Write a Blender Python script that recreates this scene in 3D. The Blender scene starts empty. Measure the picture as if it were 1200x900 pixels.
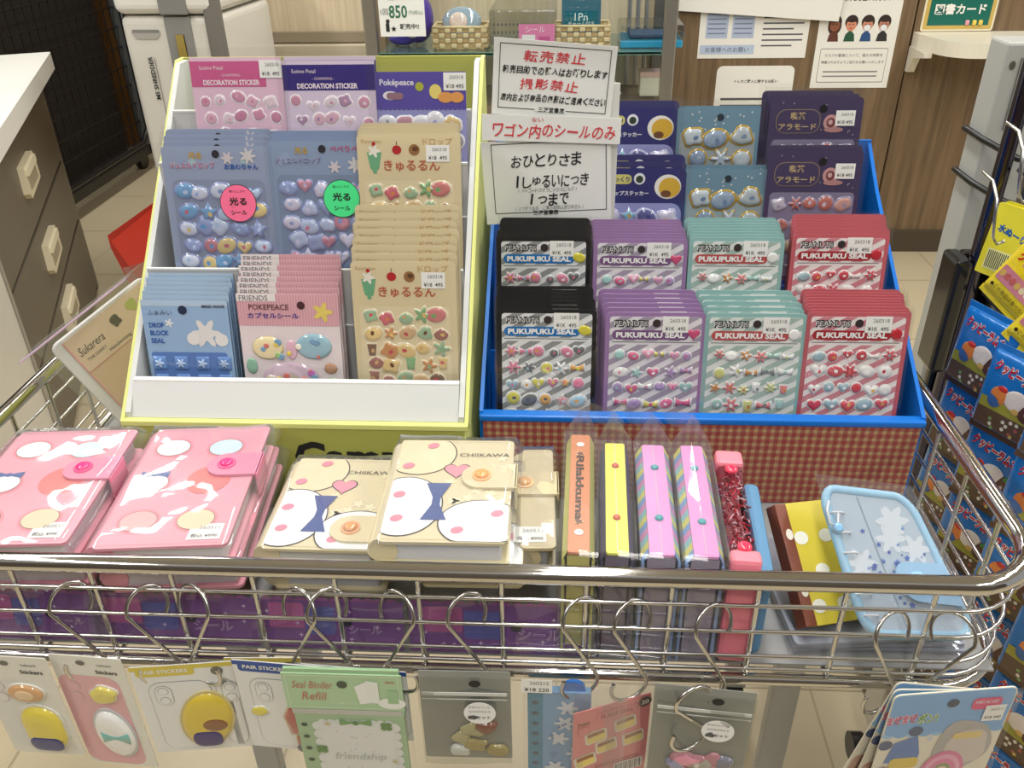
import bpy, bmesh, math, random
from mathutils import Vector, Matrix
sc = bpy.context.scene
COL = sc.collection
# ---------------------------------------------------------------- camera, world, lights, exposure
PITCH, ROLL, YAW, CAMH, FPX = math.radians(30.75), math.radians(1.09), math.radians(3.7), 1.25, 1000.0
fw = Vector((-math.sin(YAW)*math.cos(PITCH), math.cos(YAW)*math.cos(PITCH), -math.sin(PITCH)))
r0 = Vector((math.cos(YAW), math.sin(YAW), 0)); u0 = r0.cross(fw)
rt = math.cos(ROLL)*r0 - math.sin(ROLL)*u0
up = math.cos(ROLL)*u0 + math.sin(ROLL)*r0
CAM = Vector((0, 0, CAMH))
cd = bpy.data.cameras.new('camera'); cam = bpy.data.objects.new('camera', cd); COL.objects.link(cam)
cam.matrix_world = Matrix((( rt.x, up.x, -fw.x, CAM.x), (rt.y, up.y, -fw.y, CAM.y), (rt.z, up.z, -fw.z, CAM.z), (0, 0, 0, 1)))
cd.sensor_width = 36; cd.lens = 36*FPX/1200; cd.clip_start = .05
sc.camera = cam
sc.view_settings.view_transform = 'Standard'; sc.view_settings.look = 'None'
sc.view_settings.exposure = 0.0; sc.view_settings.gamma = 1; sc.view_settings.use_curve_mapping = False
sc.cycles.transparent_max_bounces = 32; sc.cycles.max_bounces = 8
w = bpy.data.worlds.new('shop_world'); sc.world = w; w.use_nodes = True
w.node_tree.nodes['Background'].inputs[0].default_value = (1, .985, .96, 1)
w.node_tree.nodes['Background'].inputs[1].default_value = .42
def area(name, loc, size, power, col=(1, .99, .955)):
    l = bpy.data.lights.new(name, 'AREA'); l.shape = 'RECTANGLE'; l.size, l.size_y = size; l.energy = power; l.color = col
    o = bpy.data.objects.new(name, l); COL.objects.link(o); o.location = loc; return o
for x in (-1.75, .1, 1.95):
    for y in (-.75, .75, 2.1, 3.6):
        area('ceiling_lamp_light', (x, y, 2.58), (.2, 1.2), 19)

def at(px, py, Y):
    d = fw + rt*((px-600)/FPX) - up*((py-450)/FPX); return CAM + d*(Y/d.y)
def atz(px, py, z):
    d = fw + rt*((px-600)/FPX) - up*((py-450)/FPX); return CAM + d*((z-CAMH)/d.z)
# ---------------------------------------------------------------- helpers
def lin(c):
    if isinstance(c, str): c = [int(c[i:i+2], 16) for i in (0, 2, 4)]
    return tuple((v/255/12.92 if v/255 <= .04045 else ((v/255+.055)/1.055)**2.4) for v in c)
def nodes(name):
    m = bpy.data.materials.new(name); m.use_nodes = True; nt = m.node_tree
    return m, nt, nt.nodes['Principled BSDF']
def mat(name, rough=.5, metal=0, coat=0, col=None, spec=.5, bump=None, trans=0):
    m, nt, p = nodes(name)
    if col is None:
        a = nt.nodes.new('ShaderNodeAttribute'); a.attribute_name = 'Col'
        nt.links.new(a.outputs['Color'], p.inputs['Base Color'])
    else: p.inputs['Base Color'].default_value = (*lin(col), 1)
    p.inputs['Roughness'].default_value = rough; p.inputs['Metallic'].default_value = metal
    p.inputs['Coat Weight'].default_value = coat; p.inputs['Coat Roughness'].default_value = .06
    p.inputs['Specular IOR Level'].default_value = spec; p.inputs['Transmission Weight'].default_value = trans
    if bump:
        n = nt.nodes.new('ShaderNodeTexNoise'); n.inputs['Scale'].default_value = bump[0]; n.inputs['Detail'].default_value = 3
        b = nt.nodes.new('ShaderNodeBump'); b.inputs['Strength'].default_value = bump[1]; b.inputs['Distance'].default_value = bump[2]
        tc = nt.nodes.new('ShaderNodeTexCoord'); nt.links.new(tc.outputs['Object'], n.inputs['Vector'])
        nt.links.new(n.outputs[0], b.inputs['Height']); nt.links.new(b.outputs[0], p.inputs['Normal'])
    return m
def film_mat(name, tint, ior, scale, strength, stretch=(1, 1, 1), rough=.05, fmin=.02, haze=0):
    m = bpy.data.materials.new(name); m.use_nodes = True; nt = m.node_tree; nt.nodes.clear()
    N = nt.nodes.new; L = nt.links.new
    out = N('ShaderNodeOutputMaterial'); mx = N('ShaderNodeMixShader'); t = N('ShaderNodeBsdfTransparent'); g = N('ShaderNodeBsdfGlossy')
    t.inputs[0].default_value = (*tint, 1); g.inputs['Roughness'].default_value = rough
    fr = N('ShaderNodeFresnel'); ge = N('ShaderNodeNewGeometry'); mr = N('ShaderNodeMapRange')
    mr.inputs['To Min'].default_value = ior; mr.inputs['To Max'].default_value = 1/ior
    L(ge.outputs['Backfacing'], mr.inputs['Value']); L(mr.outputs[0], fr.inputs[0])
    ma = N('ShaderNodeMath'); ma.operation = 'ADD'; ma.inputs[1].default_value = fmin; ma.use_clamp = True
    L(fr.outputs[0], ma.inputs[0])
    if strength:
        tc = N('ShaderNodeTexCoord'); mp = N('ShaderNodeMapping'); mp.inputs['Scale'].default_value = stretch
        n = N('ShaderNodeTexNoise'); n.inputs['Scale'].default_value = scale; n.inputs['Detail'].default_value = 2.5; n.inputs['Distortion'].default_value = .8; n.noise_type = 'RIDGED_MULTIFRACTAL'
        b = N('ShaderNodeBump'); b.inputs['Strength'].default_value = strength; b.inputs['Distance'].default_value = .004
        L(tc.outputs['Object'], mp.inputs[0]); L(mp.outputs[0], n.inputs['Vector']); L(n.outputs[0], b.inputs['Height'])
        L(b.outputs[0], g.inputs['Normal']); L(b.outputs[0], fr.inputs['Normal'])
    L(ma.outputs[0], mx.inputs[0]); L(t.outputs[0], mx.inputs[1]); L(g.outputs[0], mx.inputs[2]); L(mx.outputs[0], out.inputs[0])
    if haze:
        d = N('ShaderNodeBsdfDiffuse'); d.inputs[0].default_value = (.85, .85, .86, 1); m2 = N('ShaderNodeMixShader'); m2.inputs[0].default_value = haze
        L(mx.outputs[0], m2.inputs[1]); L(d.outputs[0], m2.inputs[2]); L(m2.outputs[0], out.inputs[0])
    return m
PAPER = mat('printed_paper', .55); CARD = mat('coated_card', .32); GLOSS = mat('glossy_print', .16, coat=.3)
PUFF = mat('puffy_vinyl', .1, coat=.6); PLAS = mat('plastic', .3); MATT = mat('matt_board', .7); VINYL = mat('soft_vinyl', .34)
METAL = mat('painted_metal', .38); BRUSH = mat('satin_metal', .3, metal=.9)
FOIL = mat('candy_foil', .2, metal=.15, coat=.4, bump=(60, .5, .004))
HOLO = mat('hologram_card', .2, metal=.35, coat=.5)
CHROME = mat('chrome', .07, metal=1, col=(205, 203, 200))
STEEL = mat('steel_wire', .22, metal=1, col=(206, 205, 202))
FILM = film_mat('clear_film', (.97, .97, .97), 1.38, 17, .9, (1, .6, 1), .05, .02, .008)
BAGF = film_mat('clear_bag_film', (.93, .93, .94), 1.42, 11, .8, (1, .6, 1), .07, .05, .05)
ZIPF = film_mat('grey_zip_film', (.80, .81, .80), 1.3, 30, .7, (1, .6, 1), .18, .06)
GLASS = film_mat('pane_glass', (.93, .96, .95), 1.45, 1, 0, rough=.01)
def wood(name, c1, c2, sx=22, rough=.45):
    m, nt, p = nodes(name); N = nt.nodes.new; L = nt.links.new
    tc = N('ShaderNodeTexCoord'); mp = N('ShaderNodeMapping'); mp.inputs['Scale'].default_value = (sx, sx, .9)
    n = N('ShaderNodeTexNoise'); n.inputs['Scale'].default_value = 3; n.inputs['Detail'].default_value = 6; n.inputs['Roughness'].default_value = .62
    r = N('ShaderNodeValToRGB'); r.color_ramp.elements[0].position = .3; r.color_ramp.elements[1].position = .72
    r.color_ramp.elements[0].color = (*lin(c1), 1); r.color_ramp.elements[1].color = (*lin(c2), 1)
    L(tc.outputs['Object'], mp.inputs[0]); L(mp.outputs[0], n.inputs['Vector']); L(n.outputs[0], r.inputs[0]); L(r.outputs[0], p.inputs['Base Color'])
    p.inputs['Roughness'].default_value = rough; return m
WOOD = wood('walnut_panel', (96, 77, 55), (136, 112, 83)); OAK = wood('pale_oak_panel', (205, 188, 158), (226, 210, 182), 30)
BROWN = wood('brown_panel', (88, 60, 30), (120, 84, 44))

class MB:
    """collects coloured polygons, becomes one mesh object"""
    def __init__(s): s.v, s.f, s.c, s.sm, s.mi = [], [], [], [], []; s.m = 0
    def add(s, vs, fs, col, smooth=False):
        o = len(s.v); s.v += [tuple(p) for p in vs]; c = lin(col)
        for f in fs: s.f.append([i+o for i in f]); s.c.append(c); s.sm.append(smooth); s.mi.append(s.m)
        return s
    # flat print: x right, y up, z out of the sheet
    def poly(s, pts, z, col): return s.add([(p[0], p[1], z) for p in pts], [list(range(len(pts)))], col)
    def slab(s, pts, z0, z1, col, side=None):
        n = len(pts); v = [(p[0], p[1], z0) for p in pts]+[(p[0], p[1], z1) for p in pts]
        s.add(v, [list(range(n-1, -1, -1))]+[[i, (i+1) % n, n+(i+1) % n, n+i] for i in range(n)], side or col)
        return s.add(v[n:], [list(range(n))], col)
    def dome(s, pts, z, h, col, top=None):
        n = len(pts); cx = sum(p[0] for p in pts)/n; cy = sum(p[1] for p in pts)/n; v = []
        rings = ((1, 0), (.95, .55), (.8, .88), (.45, 1))
        for k, hh in rings: v += [(cx+(p[0]-cx)*k, cy+(p[1]-cy)*k, z+h*hh) for p in pts]
        s.add(v, [[a*n+i, a*n+(i+1) % n, (a+1)*n+(i+1) % n, (a+1)*n+i] for a in range(3) for i in range(n)], col, True)
        return s.add(v[3*n:], [list(range(n))], top or col, True)
    def text(s, t, x, y, col, h=None, w=None, rot=0, bold=0, z=.0004, align='c', shear=0):
        vs, fs, bb = tmesh(t, bold)
        bw, bh = max(bb[2]-bb[0], 1e-4), max(bb[3]-bb[1], 1e-4)
        kx = ky = (h/bh if h else w/bw)
        if h and w: kx = w/bw
        ox = {'c': (bb[0]+bb[2])/2, 'l': bb[0], 'r': bb[2]}[align]; oy = (bb[1]+bb[3])/2
        cr, sr = math.cos(rot), math.sin(rot); o = []
        for a, b in vs:
            X, Y = (a-ox)*kx, (b-oy)*ky; X += shear*Y
            o.append((x+X*cr-Y*sr, y+X*sr+Y*cr, z))
        return s.add(o, fs, col)
    def hand(s, t, x, y, w, h, col, z=.0004, bold=.008, seed=1):
        R = random.Random(seed); n = len(t); st = w/n
        for i, ch in enumerate(t):
            if ch in ' 　': continue
            k = {'っ': .75, 'ゅ': .7, 'つ': .62, '(': .9, ')': .9, '1': .95}.get(ch, 1)*R.uniform(.9, 1.06)
            s.text(ch, x-w/2+st*(i+.5), y+h*R.uniform(-.06, .06), col, h=h*k*(.16 if ch in 'ー一' else 1), w=(None if ch in '1し()り' else st*.86), rot=R.uniform(-.09, .05), bold=bold, z=z, shear=.1)
    # solids
    def box(s, a, b, col, bev=0, seg=2):
        bm = bmesh.new(); bmesh.ops.create_cube(bm, size=1)
        for q in bm.verts: q.co = Vector([(a[i]+b[i])/2+q.co[i]*(b[i]-a[i]) for i in range(3)])
        if bev: bmesh.ops.bevel(bm, geom=bm.edges[:]+bm.verts[:], offset=bev, segments=seg, affect='EDGES', profile=.5)
        bm.verts.index_update(); s.add([q.co for q in bm.verts], [[q.index for q in f.verts] for f in bm.faces], col, False); bm.free(); return s
    def tube(s, path, r, col=(180, 180, 180), n=10, closed=False):
        P = [Vector(p) for p in path]; m = len(P); T = []
        for i in range(m):
            a = P[i-1] if (i or closed) else P[i]; b = P[(i+1) % m] if (i < m-1 or closed) else P[i]
            T.append((b-a).normalized())
        nrm = T[0].orthogonal().normalized(); v = []
        for i in range(m):
            nrm = (nrm-T[i]*nrm.dot(T[i])).normalized(); bi = T[i].cross(nrm)
            v += [P[i]+(nrm*math.cos(2*math.pi*k/n)+bi*math.sin(2*math.pi*k/n))*r for k in range(n)]
        fs = [[i*n+k, i*n+(k+1) % n, ((i+1) % m)*n+(k+1) % n, ((i+1) % m)*n+k] for i in range(m if closed else m-1) for k in range(n)]
        s.add(v, fs, col, True)
        if not closed: s.add(v[:n], [list(range(n-1, -1, -1))], col); s.add(v[-n:], [list(range(n))], col)
        return s
    def prism(s, prof, x0, x1, col):
        """profile in (y,z), extruded along x"""
        n = len(prof); v = [(x0, p[0], p[1]) for p in prof]+[(x1, p[0], p[1]) for p in prof]
        return s.add(v, [list(range(n)), list(range(2*n-1, n-1, -1))]+[[i, n+i, n+(i+1) % n, (i+1) % n] for i in range(n)], col)
    def xf(s, M):
        s.v = [tuple(M @ Vector(p)) for p in s.v]; return s
    def mesh(s, name, mats):
        me = bpy.data.meshes.new(name); me.from_pydata(s.v, [], s.f)
        for m in (mats if isinstance(mats, (list, tuple)) else [mats]): me.materials.append(m)
        ca = me.color_attributes.new('Col', 'FLOAT_COLOR', 'CORNER'); buf = []
        for f, c in zip(s.f, s.c): buf += [*c, 1.0]*len(f)
        ca.data.foreach_set('color', buf)
        me.polygons.foreach_set('use_smooth', s.sm); me.polygons.foreach_set('material_index', s.mi)
        me.validate(); me.update(); return me
    def build(s, name, mats, parent=None, label=None, cat=None, group=None, kind=None):
        return link(name, s.mesh(name, mats), parent, label, cat, group, kind)
def link(name, me, parent=None, label=None, cat=None, group=None, kind=None):
    o = bpy.data.objects.new(name, me); COL.objects.link(o)
    if parent: o.parent = parent
    if label: o['label'] = label
    if cat: o['category'] = cat
    if group: o['group'] = group
    if kind: o['kind'] = kind
    return o
def thing(name, label, cat, loc=(0, 0, 0), rot=(0, 0, 0), group=None):
    o = link(name, None, None, label, cat, group); o.location = loc; o.rotation_euler = rot; o.empty_display_size = .02; return o
def struct(mb, name, m): return mb.build(name, m, kind='structure')
_tc = {}
def tmesh(t, bold=0):
    k = (t, bold)
    if k not in _tc:
        cu = bpy.data.curves.new('t', 'FONT'); cu.body = t; cu.size = 1; cu.resolution_u = 2; cu.offset = bold; cu.fill_mode = 'FRONT'
        ob = bpy.data.objects.new('t', cu); COL.objects.link(ob)
        dg = bpy.context.evaluated_depsgraph_get(); me = bpy.data.meshes.new_from_object(ob.evaluated_get(dg))
        vs = [(q.co.x, q.co.y) for q in me.vertices]; fs = [list(p.vertices) for p in me.polygons]
        bb = (min(q[0] for q in vs), min(q[1] for q in vs), max(q[0] for q in vs), max(q[1] for q in vs)) if vs else (0, 0, 1, 1)
        bpy.data.objects.remove(ob); bpy.data.curves.remove(cu); bpy.data.meshes.remove(me)
        _tc[k] = (vs, fs, bb)
    return _tc[k]
pi = math.pi
def rr(x0, y0, x1, y1, r=0, n=4):
    if r <= 0: return [(x0, y0), (x1, y0), (x1, y1), (x0, y1)]
    o = []
    for cx, cy, a in ((x1-r, y0+r, -90), (x1-r, y1-r, 0), (x0+r, y1-r, 90), (x0+r, y0+r, 180)):
        o += [(cx+r*math.cos(math.radians(a+90*i/n)), cy+r*math.sin(math.radians(a+90*i/n))) for i in range(n+1)]
    return o
def ell(cx, cy, rx, ry=None, n=20, rot=0):
    ry = ry or rx; c, s = math.cos(rot), math.sin(rot)
    return [(cx+rx*math.cos(t)*c-ry*math.sin(t)*s, cy+rx*math.cos(t)*s+ry*math.sin(t)*c) for t in [2*pi*i/n for i in range(n)]]
def heart(cx, cy, r, n=24):
    return [(cx+r*.062*16*math.sin(t)**3, cy+r*.062*(13*math.cos(t)-5*math.cos(2*t)-2*math.cos(3*t)-math.cos(4*t))) for t in [-2*pi*i/n for i in range(n)]][::1]
def star(cx, cy, r, k=5, q=.48, rot=0):
    return [(cx+(r if i % 2 == 0 else r*q)*math.cos(pi/2+rot+pi*i/k), cy+(r if i % 2 == 0 else r*q)*math.sin(pi/2+rot+pi*i/k)) for i in range(2*k)]
def blob(cx, cy, rx, ry, R, n=18, amp=.13):
    a, b, k = R.uniform(0, 6), R.uniform(0, 6), R.choice((2, 3, 4))
    return [(cx+rx*(1+amp*math.sin(k*t+a)+amp*.5*math.sin(5*t+b))*math.cos(t), cy+ry*(1+amp*math.sin(k*t+a)+amp*.5*math.sin(5*t+b))*math.sin(t)) for t in [2*pi*i/n for i in range(n)]]
def flower(cx, cy, r, k=5, n=30):
    return [(cx+r*(.72+.28*math.cos(k*t))*math.cos(t), cy+r*(.72+.28*math.cos(k*t))*math.sin(t)) for t in [2*pi*i/n for i in range(n)]]
def bow(cx, cy, w, h):
    p = [(-.5, .5), (-.1, .16), (.1, .16), (.5, .5), (.5, -.5), (.1, -.16), (-.1, -.16), (-.5, -.5)]
    return [(cx+a*w, cy+b*h) for a, b in p][::-1]
def bowl(cx, cy, r):
    return [(cx+r*math.cos(t), cy+r*.9*math.sin(t)) for t in [pi+pi*i/8 for i in range(9)]]+[(cx+r*.6, cy+r*.45), (cx, cy+r*.75), (cx-r*.6, cy+r*.45)]
def shape(kind, cx, cy, r, R):
    if kind == 'heart': return heart(cx, cy, r)
    if kind == 'star': return star(cx, cy, r*1.05)
    if kind == 'flower': return flower(cx, cy, r)
    if kind == 'bow': return bow(cx, cy, r*2, r*1.2)
    if kind == 'oval': return ell(cx, cy, r*1.12, r*.82, rot=R.uniform(-.5, .5))
    if kind == 'round': return ell(cx, cy, r*.9)
    if kind == 'bowl': return bowl(cx, cy, r)
    if kind == 'cone': return [(cx-r*.6, cy+r*.5), (cx, cy-r), (cx+r*.6, cy+r*.5), (cx+r*.35, cy+r*.95), (cx-r*.35, cy+r*.95)]
    if kind == 'cup': return [(cx-r*.65, cy+r*.8), (cx-r*.4, cy-r*.8), (cx+r*.4, cy-r*.8), (cx+r*.65, cy+r*.8)]
    if kind == 'cloud': return flower(cx, cy, r*1.1, 6)
    return blob(cx, cy, r, r*.9, R)
def puffs(P, x0, y0, x1, y1, nx, ny, pal, kinds, r, seed, z=.0006, h=.0016, outline=None, jit=.2, core=True):
    R = random.Random(seed); dx, dy = (x1-x0)/nx, (y1-y0)/ny
    for j in range(ny):
        for i in range(nx):
            cx = x0+dx*(i+.5)+R.uniform(-jit, jit)*dx*.5+(dx*.18 if j % 2 else -dx*.05); cy = y1-dy*(j+.5)+R.uniform(-jit, jit)*dy*.5
            k = R.choice(kinds); q = r*R.uniform(.85, 1.12); c = tuple(v*.8+.2*198 for v in R.choice(pal))
            if outline: P.dome(shape(k, cx, cy, q*1.2, random.Random(seed+i*7+j)), z, h*.45, outline)
            P.dome(shape(k, cx, cy, q, random.Random(seed+i*7+j)), z+h*.1, h, c)
            if core:
                c2 = R.choice(pal); P.poly(ell(cx+q*R.uniform(-.25, .25), cy+q*R.uniform(-.2, .2), q*.3, q*.22, 10, R.uniform(0, 3)), z+h*1.12, c2)
def stripes(S, x0, y0, x1, y1, period, frac, ang, z, col, r=0):
    """diagonal stripes clipped to a rectangle"""
    c, s = math.cos(ang), math.sin(ang)
    def clip(pts, f):
        o = []
        for i in range(len(pts)):
            a, b = pts[i], pts[(i+1) % len(pts)]; fa, fb = f(a), f(b)
            if fa >= 0: o.append(a)
            if fa*fb < 0: t = fa/(fa-fb); o.append((a[0]+(b[0]-a[0])*t, a[1]+(b[1]-a[1])*t))
        return o
    rect = [(x0, y0), (x1, y0), (x1, y1), (x0, y1)]; d = [-s*p[0]+c*p[1] for p in rect]
    k = math.floor(min(d)/period)
    while k*period < max(d):
        lo, hi = k*period, k*period+period*frac
        q = clip(rect, lambda p: -s*p[0]+c*p[1]-lo)
        if q: q = clip(q, lambda p: hi-(-s*p[0]+c*p[1]))
        if len(q) >= 3: S.poly(q, z, col)
        k += 1
def film(x0, y0, x1, y1, z, amp=.0008, nx=8, ny=10, seed=1):
    R = random.Random(seed); ph = [R.uniform(0, 6) for _ in range(6)]; v = []
    for j in range(ny+1):
        for i in range(nx+1):
            a, b = i/nx, j/ny
            v.append((x0+(x1-x0)*a, y0+(y1-y0)*b, z+amp*(math.sin(5*a+3*b+ph[0])+.7*math.sin(9*b-4*a+ph[1])+.4*math.sin(13*a+11*b+ph[2]))))
    m = MB(); m.add(v, [[j*(nx+1)+i, j*(nx+1)+i+1, (j+1)*(nx+1)+i+1, (j+1)*(nx+1)+i] for j in range(ny) for i in range(nx)], (255, 255, 255), True); return m
def tag_label(x, y, w, h, z, t1, t2, rot=0):
    m = MB(); m.slab(rr(x-w/2, y-h/2, x+w/2, y+h/2), z, z+.00015, (240, 240, 236))
    m.text(t1, x+w*.08, y+h*.24, (110, 110, 112), w=w*.62, z=z+.0003); m.text(t2, x, y-h*.26, (70, 70, 72), w=w*.8, z=z+.0003, bold=.012); return m
ORD = ['frontmost', 'second', 'third', 'fourth', 'fifth', 'sixth', 'seventh', 'eighth', 'ninth', 'tenth', 'eleventh', 'twelfth']
# ---------------------------------------------------------------- the setting
m = MB(); m.box((-4.5, -1.2, -.06), (3.6, 5.2, 0), (190, 176, 146))
for x in [-4.5+.45*i for i in range(19)]: m.poly([(x, -1.2), (x+.004, -1.2), (x+.004, 5.2), (x, 5.2)], .0006, (166, 152, 124))
for y in [-1.2+.45*i for i in range(15)]: m.poly([(-4.5, y), (3.6, y), (3.6, y+.004), (-4.5, y+.004)], .0007, (168, 154, 126))
FLOOR = mat('vinyl_floor_tile', .4, bump=(30, .06, .002)); struct(m, 'floor', FLOOR)
m = MB(); m.box((-4.5, -1.2, 2.62), (3.6, 5.2, 2.68), (226, 222, 212)); struct(m, 'ceiling', MATT)
m = MB(); m.box((.36, 3.13, .08), (1.162, 3.19, 2.62), 'a08060'); m.box((1.168, 3.13, .08), (3.6, 3.19, 2.62), 'a08060'); m.box((.36, 3.145, .08), (3.6, 3.19, 2.62), 'a08060')
struct(m, 'wall_back', WOOD)
m = MB(); m.box((.36, 3.12, 0), (3.6, 3.16, .085), (74, 62, 46), .002); struct(m, 'baseboard_back', MATT)
m = MB(); m.box((-4.5, 4.6, 0), (.36, 4.66, 2.62), 'a08060'); struct(m, 'wall_rear', BROWN)
m = MB(); m.box((-4.56, -1.2, 0), (-4.5, 4.6, 2.62), (60, 52, 42)); struct(m, 'wall_left', MATT)
m = MB(); m.box((.30, 3.19, 0), (.36, 4.6, 2.62), 'a08060'); struct(m, 'wall_return', BROWN)

m = MB(); m.box((-4.5, -1.26, 0), (3.6, -1.2, 1.9), (92, 84, 76)); struct(m, 'unseen_dark_wall', MATT)  # unseen dark wall added behind the camera to give the chrome darker reflections
# white sheets and signs stuck on the wood-faced counter (each one a thing)
def sheet(name, label, cat, P0, w, h, fn, z=3.1285, group=None, tilt=0, r=0):
    """flat notice hung on the back wall; P0 = lower-left corner (x, z)"""
    S = MB(); S.slab(rr(0, 0, w, h, r), 0, .0006, (236, 234, 226)); fn(S, w, h)
    return link_at(S.build(name, PAPER, None, label, cat, group), (P0[0], z, P0[1]), (pi/2, tilt, 0))
def link_at(o, loc, rot=(0, 0, 0)): o.location = loc; o.rotation_euler = rot; return o
K = (40, 40, 42)
def f_cust(S, w, h):
    S.text('カスタマーハラスメント', w*.3, h*.80, K, w=w*.38, bold=.02, z=.001)
    for i in range(2):
        x0 = w*(.06+.24*i); S.poly(rr(x0, h*.24, x0+w*.2, h*.7), .001, (176, 188, 212))
        for j in range(7): S.poly(rr(x0+.006, h*(.29+.056*j), x0+w*.18, h*(.305+.056*j)), .0013, (120, 130, 158))
    S.poly(rr(w*.02, h*.05, w*.52, h*.16), .001, (186, 200, 222)); S.text('お客様へのお願い', w*.27, h*.105, (70, 80, 110), w=w*.4, z=.0013)
    for j in range(11): S.poly(rr(w*.58, h*(.14+.066*j), w*(.95 if j % 3 else .86), h*(.158+.066*j)), .001, (90, 92, 98))
sheet('notice_sheet', 'white landscape notice about customer harassment with two blue text blocks, on the wood panel', 'notice', (.457, .70), .365, .27, f_cust)
def f_mask(S, w, h):
    S.text('客様・従業員ともに', w*.52, h*.87, K, w=w*.5, bold=.025, z=.001); S.text('判断を尊重いたします', w*.55, h*.77, K, w=w*.62, bold=.025, z=.001)
    S.text('着用については個人の', w*.55, h*.955, K, w=w*.6, bold=.025, z=.001)
    for i in range(4):
        x = w*(.2+.205*i); y = h*.56; c = [(146, 90, 62), (214, 142, 110), (206, 138, 112), (186, 128, 104)][i]; b = [(96, 52, 40), (36, 84, 60), (40, 78, 130), (46, 44, 48)][i]
        if i == 0: S.poly(ell(x, y-h*.02, w*.085, h*.075), .001, (70, 40, 30))
        S.poly(ell(x, y+h*.015, w*.082, h*.06), .0011, (48, 34, 30)); S.poly([(x-w*.07, y-h*.15), (x+w*.07, y-h*.15), (x+w*.055, y-h*.09), (x, y-h*.05), (x-w*.055, y-h*.09)], .0012, b)
        S.poly(ell(x, y-h*.012, w*.064, h*.05), .0014, c)
        S.poly(ell(x-w*.022, y-h*.005, w*.008, h*.006, 8), .0017, K); S.poly(ell(x+w*.022, y-h*.005, w*.008, h*.006, 8), .0017, K)
        S.poly(ell(x, y+h*.03, w*.06, h*.018), .0016, (48, 34, 30))
        if i > 1: S.poly(ell(x, y-h*.035, w*.042, h*.026), .0018, (235, 236, 238))
        else: S.poly(ell(x, y-h*.038, w*.016, h*.004, 10), .0018, (150, 50, 50))
    for a, b, c in ((.06, .1, .92), ): 
        S.poly(rr(w*.07, h*.05, w*.93, h*.35, .006), .001, (120, 122, 120)); S.poly(rr(w*.076, h*.056, w*.924, h*.344, .005), .0012, (236, 234, 226))
    S.text('マスクの着用について、個人の判断を', w*.5, h*.29, K, w=w*.74, z=.0015); S.text('尊重されますようご協力をお願いいたします', w*.5, h*.23, K, w=w*.8, z=.0015)
    for j in range(2): S.poly(rr(w*.14, h*(.1+.04*j), w*.84, h*(.112+.04*j)), .0015, (130, 130, 128))
sheet('poster_sheet', 'tall white poster with four small people wearing masks above a boxed paragraph', 'poster', (.853, .60), .262, .37, f_mask)
def f_card(S, w, h):
    S.text('トレカご購入に関するお願い', w*.52, h*.8, K, w=w*.56, bold=.015, z=.001)
    for j in range(6): S.poly(rr(w*.08, h*(.1+.09*j), w*(.9 if j % 2 else .72), h*(.13+.09*j)), .001, (80, 80, 84))
sheet('notice_sheet', 'white round-cornered notice on the wood panel behind silver cards', 'notice', (.53, .42), .265, .255, f_card, r=.02)
def f_big(S, w, h):
    for j in range(4): S.poly(rr(w*.1, h*(.3+.15*j), w*.9, h*(.33+.15*j)), .001, (90, 92, 98))
sheet('notice_sheet', 'plain white sheet hanging lowest edge slanted, above the customer harassment notice', 'notice', (.222, .866), .69, .32, f_big, z=3.112, tilt=.0715)
S = MB(); W, H = .222, .16
S.slab(rr(-.006, -.006, W+.006, H+.006, .008), 0, .003, (236, 226, 196)); S.slab(rr(0, 0, W, H, .004), .003, .0036, (206, 176, 96)); S.poly(rr(.012, .012, W-.012, H-.01), .0042, (24, 106, 92))
S.text('図書カード', W/2, .062, (244, 242, 234), w=W*.74, bold=.03, z=.0048); S.text('使えます', W/2, .115, (244, 242, 234), w=W*.5, bold=.03, z=.0048)
for x, c in ((.135, (230, 160, 170)), (.158, (238, 208, 90)), (.178, (238, 208, 90))): S.dome(rr(x, .012, x+.013, .028, .003), .0042, .006, c)
link_at(S.build('book_card_sign', PLAS, None, 'green chalkboard sign with white lettering above the white wall shelf', 'sign'), (1.192, 3.128, .788), (pi/2, 0, 0))
# white wall shelf with rounded corner and bracket
t = thing('wall_shelf', 'cream wall shelf with a rounded corner on the wood panel at upper right', 'shelf', (1.17, 3.13, .735))
S = MB(); pts = [(0, 0), (0, -.05), (.02, -.13)]+[(.13-.11*math.cos(a), -.13-.11*math.sin(a)) for a in [pi/2*i/8 for i in range(1, 9)]]+[(1.6, -.24), (1.6, 0)]
S.slab(pts[::-1], 0, .045, (232, 226, 208)); S.build('shelf_board', PLAS, t)
S = MB(); S.prism([(0, -.08), (0, 0), (-.14, 0), (-.14, -.015), (-.05, -.03), (-.02, -.08)], -.005, .02, (222, 216, 200)); S.build('bracket', PLAS, t)

# ---------------------------------------------------------------- left: counter, drawers, black cage, shredder, oak cabinet
A = Vector((-1.67, 2.75, 0)); dv = Vector((.384, -.923, 0)).normalized(); nv = Vector((dv.y*-1, dv.x, 0)); nv = Vector((-dv.y, dv.x, 0))   # nv points to the aisle (+x)
ang = math.atan2(dv.y, dv.x)
DW, DH = 1.22, .742
t = thing('drawer_cabinet', 'taupe drawer cabinet with cream pulls under the white counter top', 'cabinet', A, (0, 0, ang))
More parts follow.
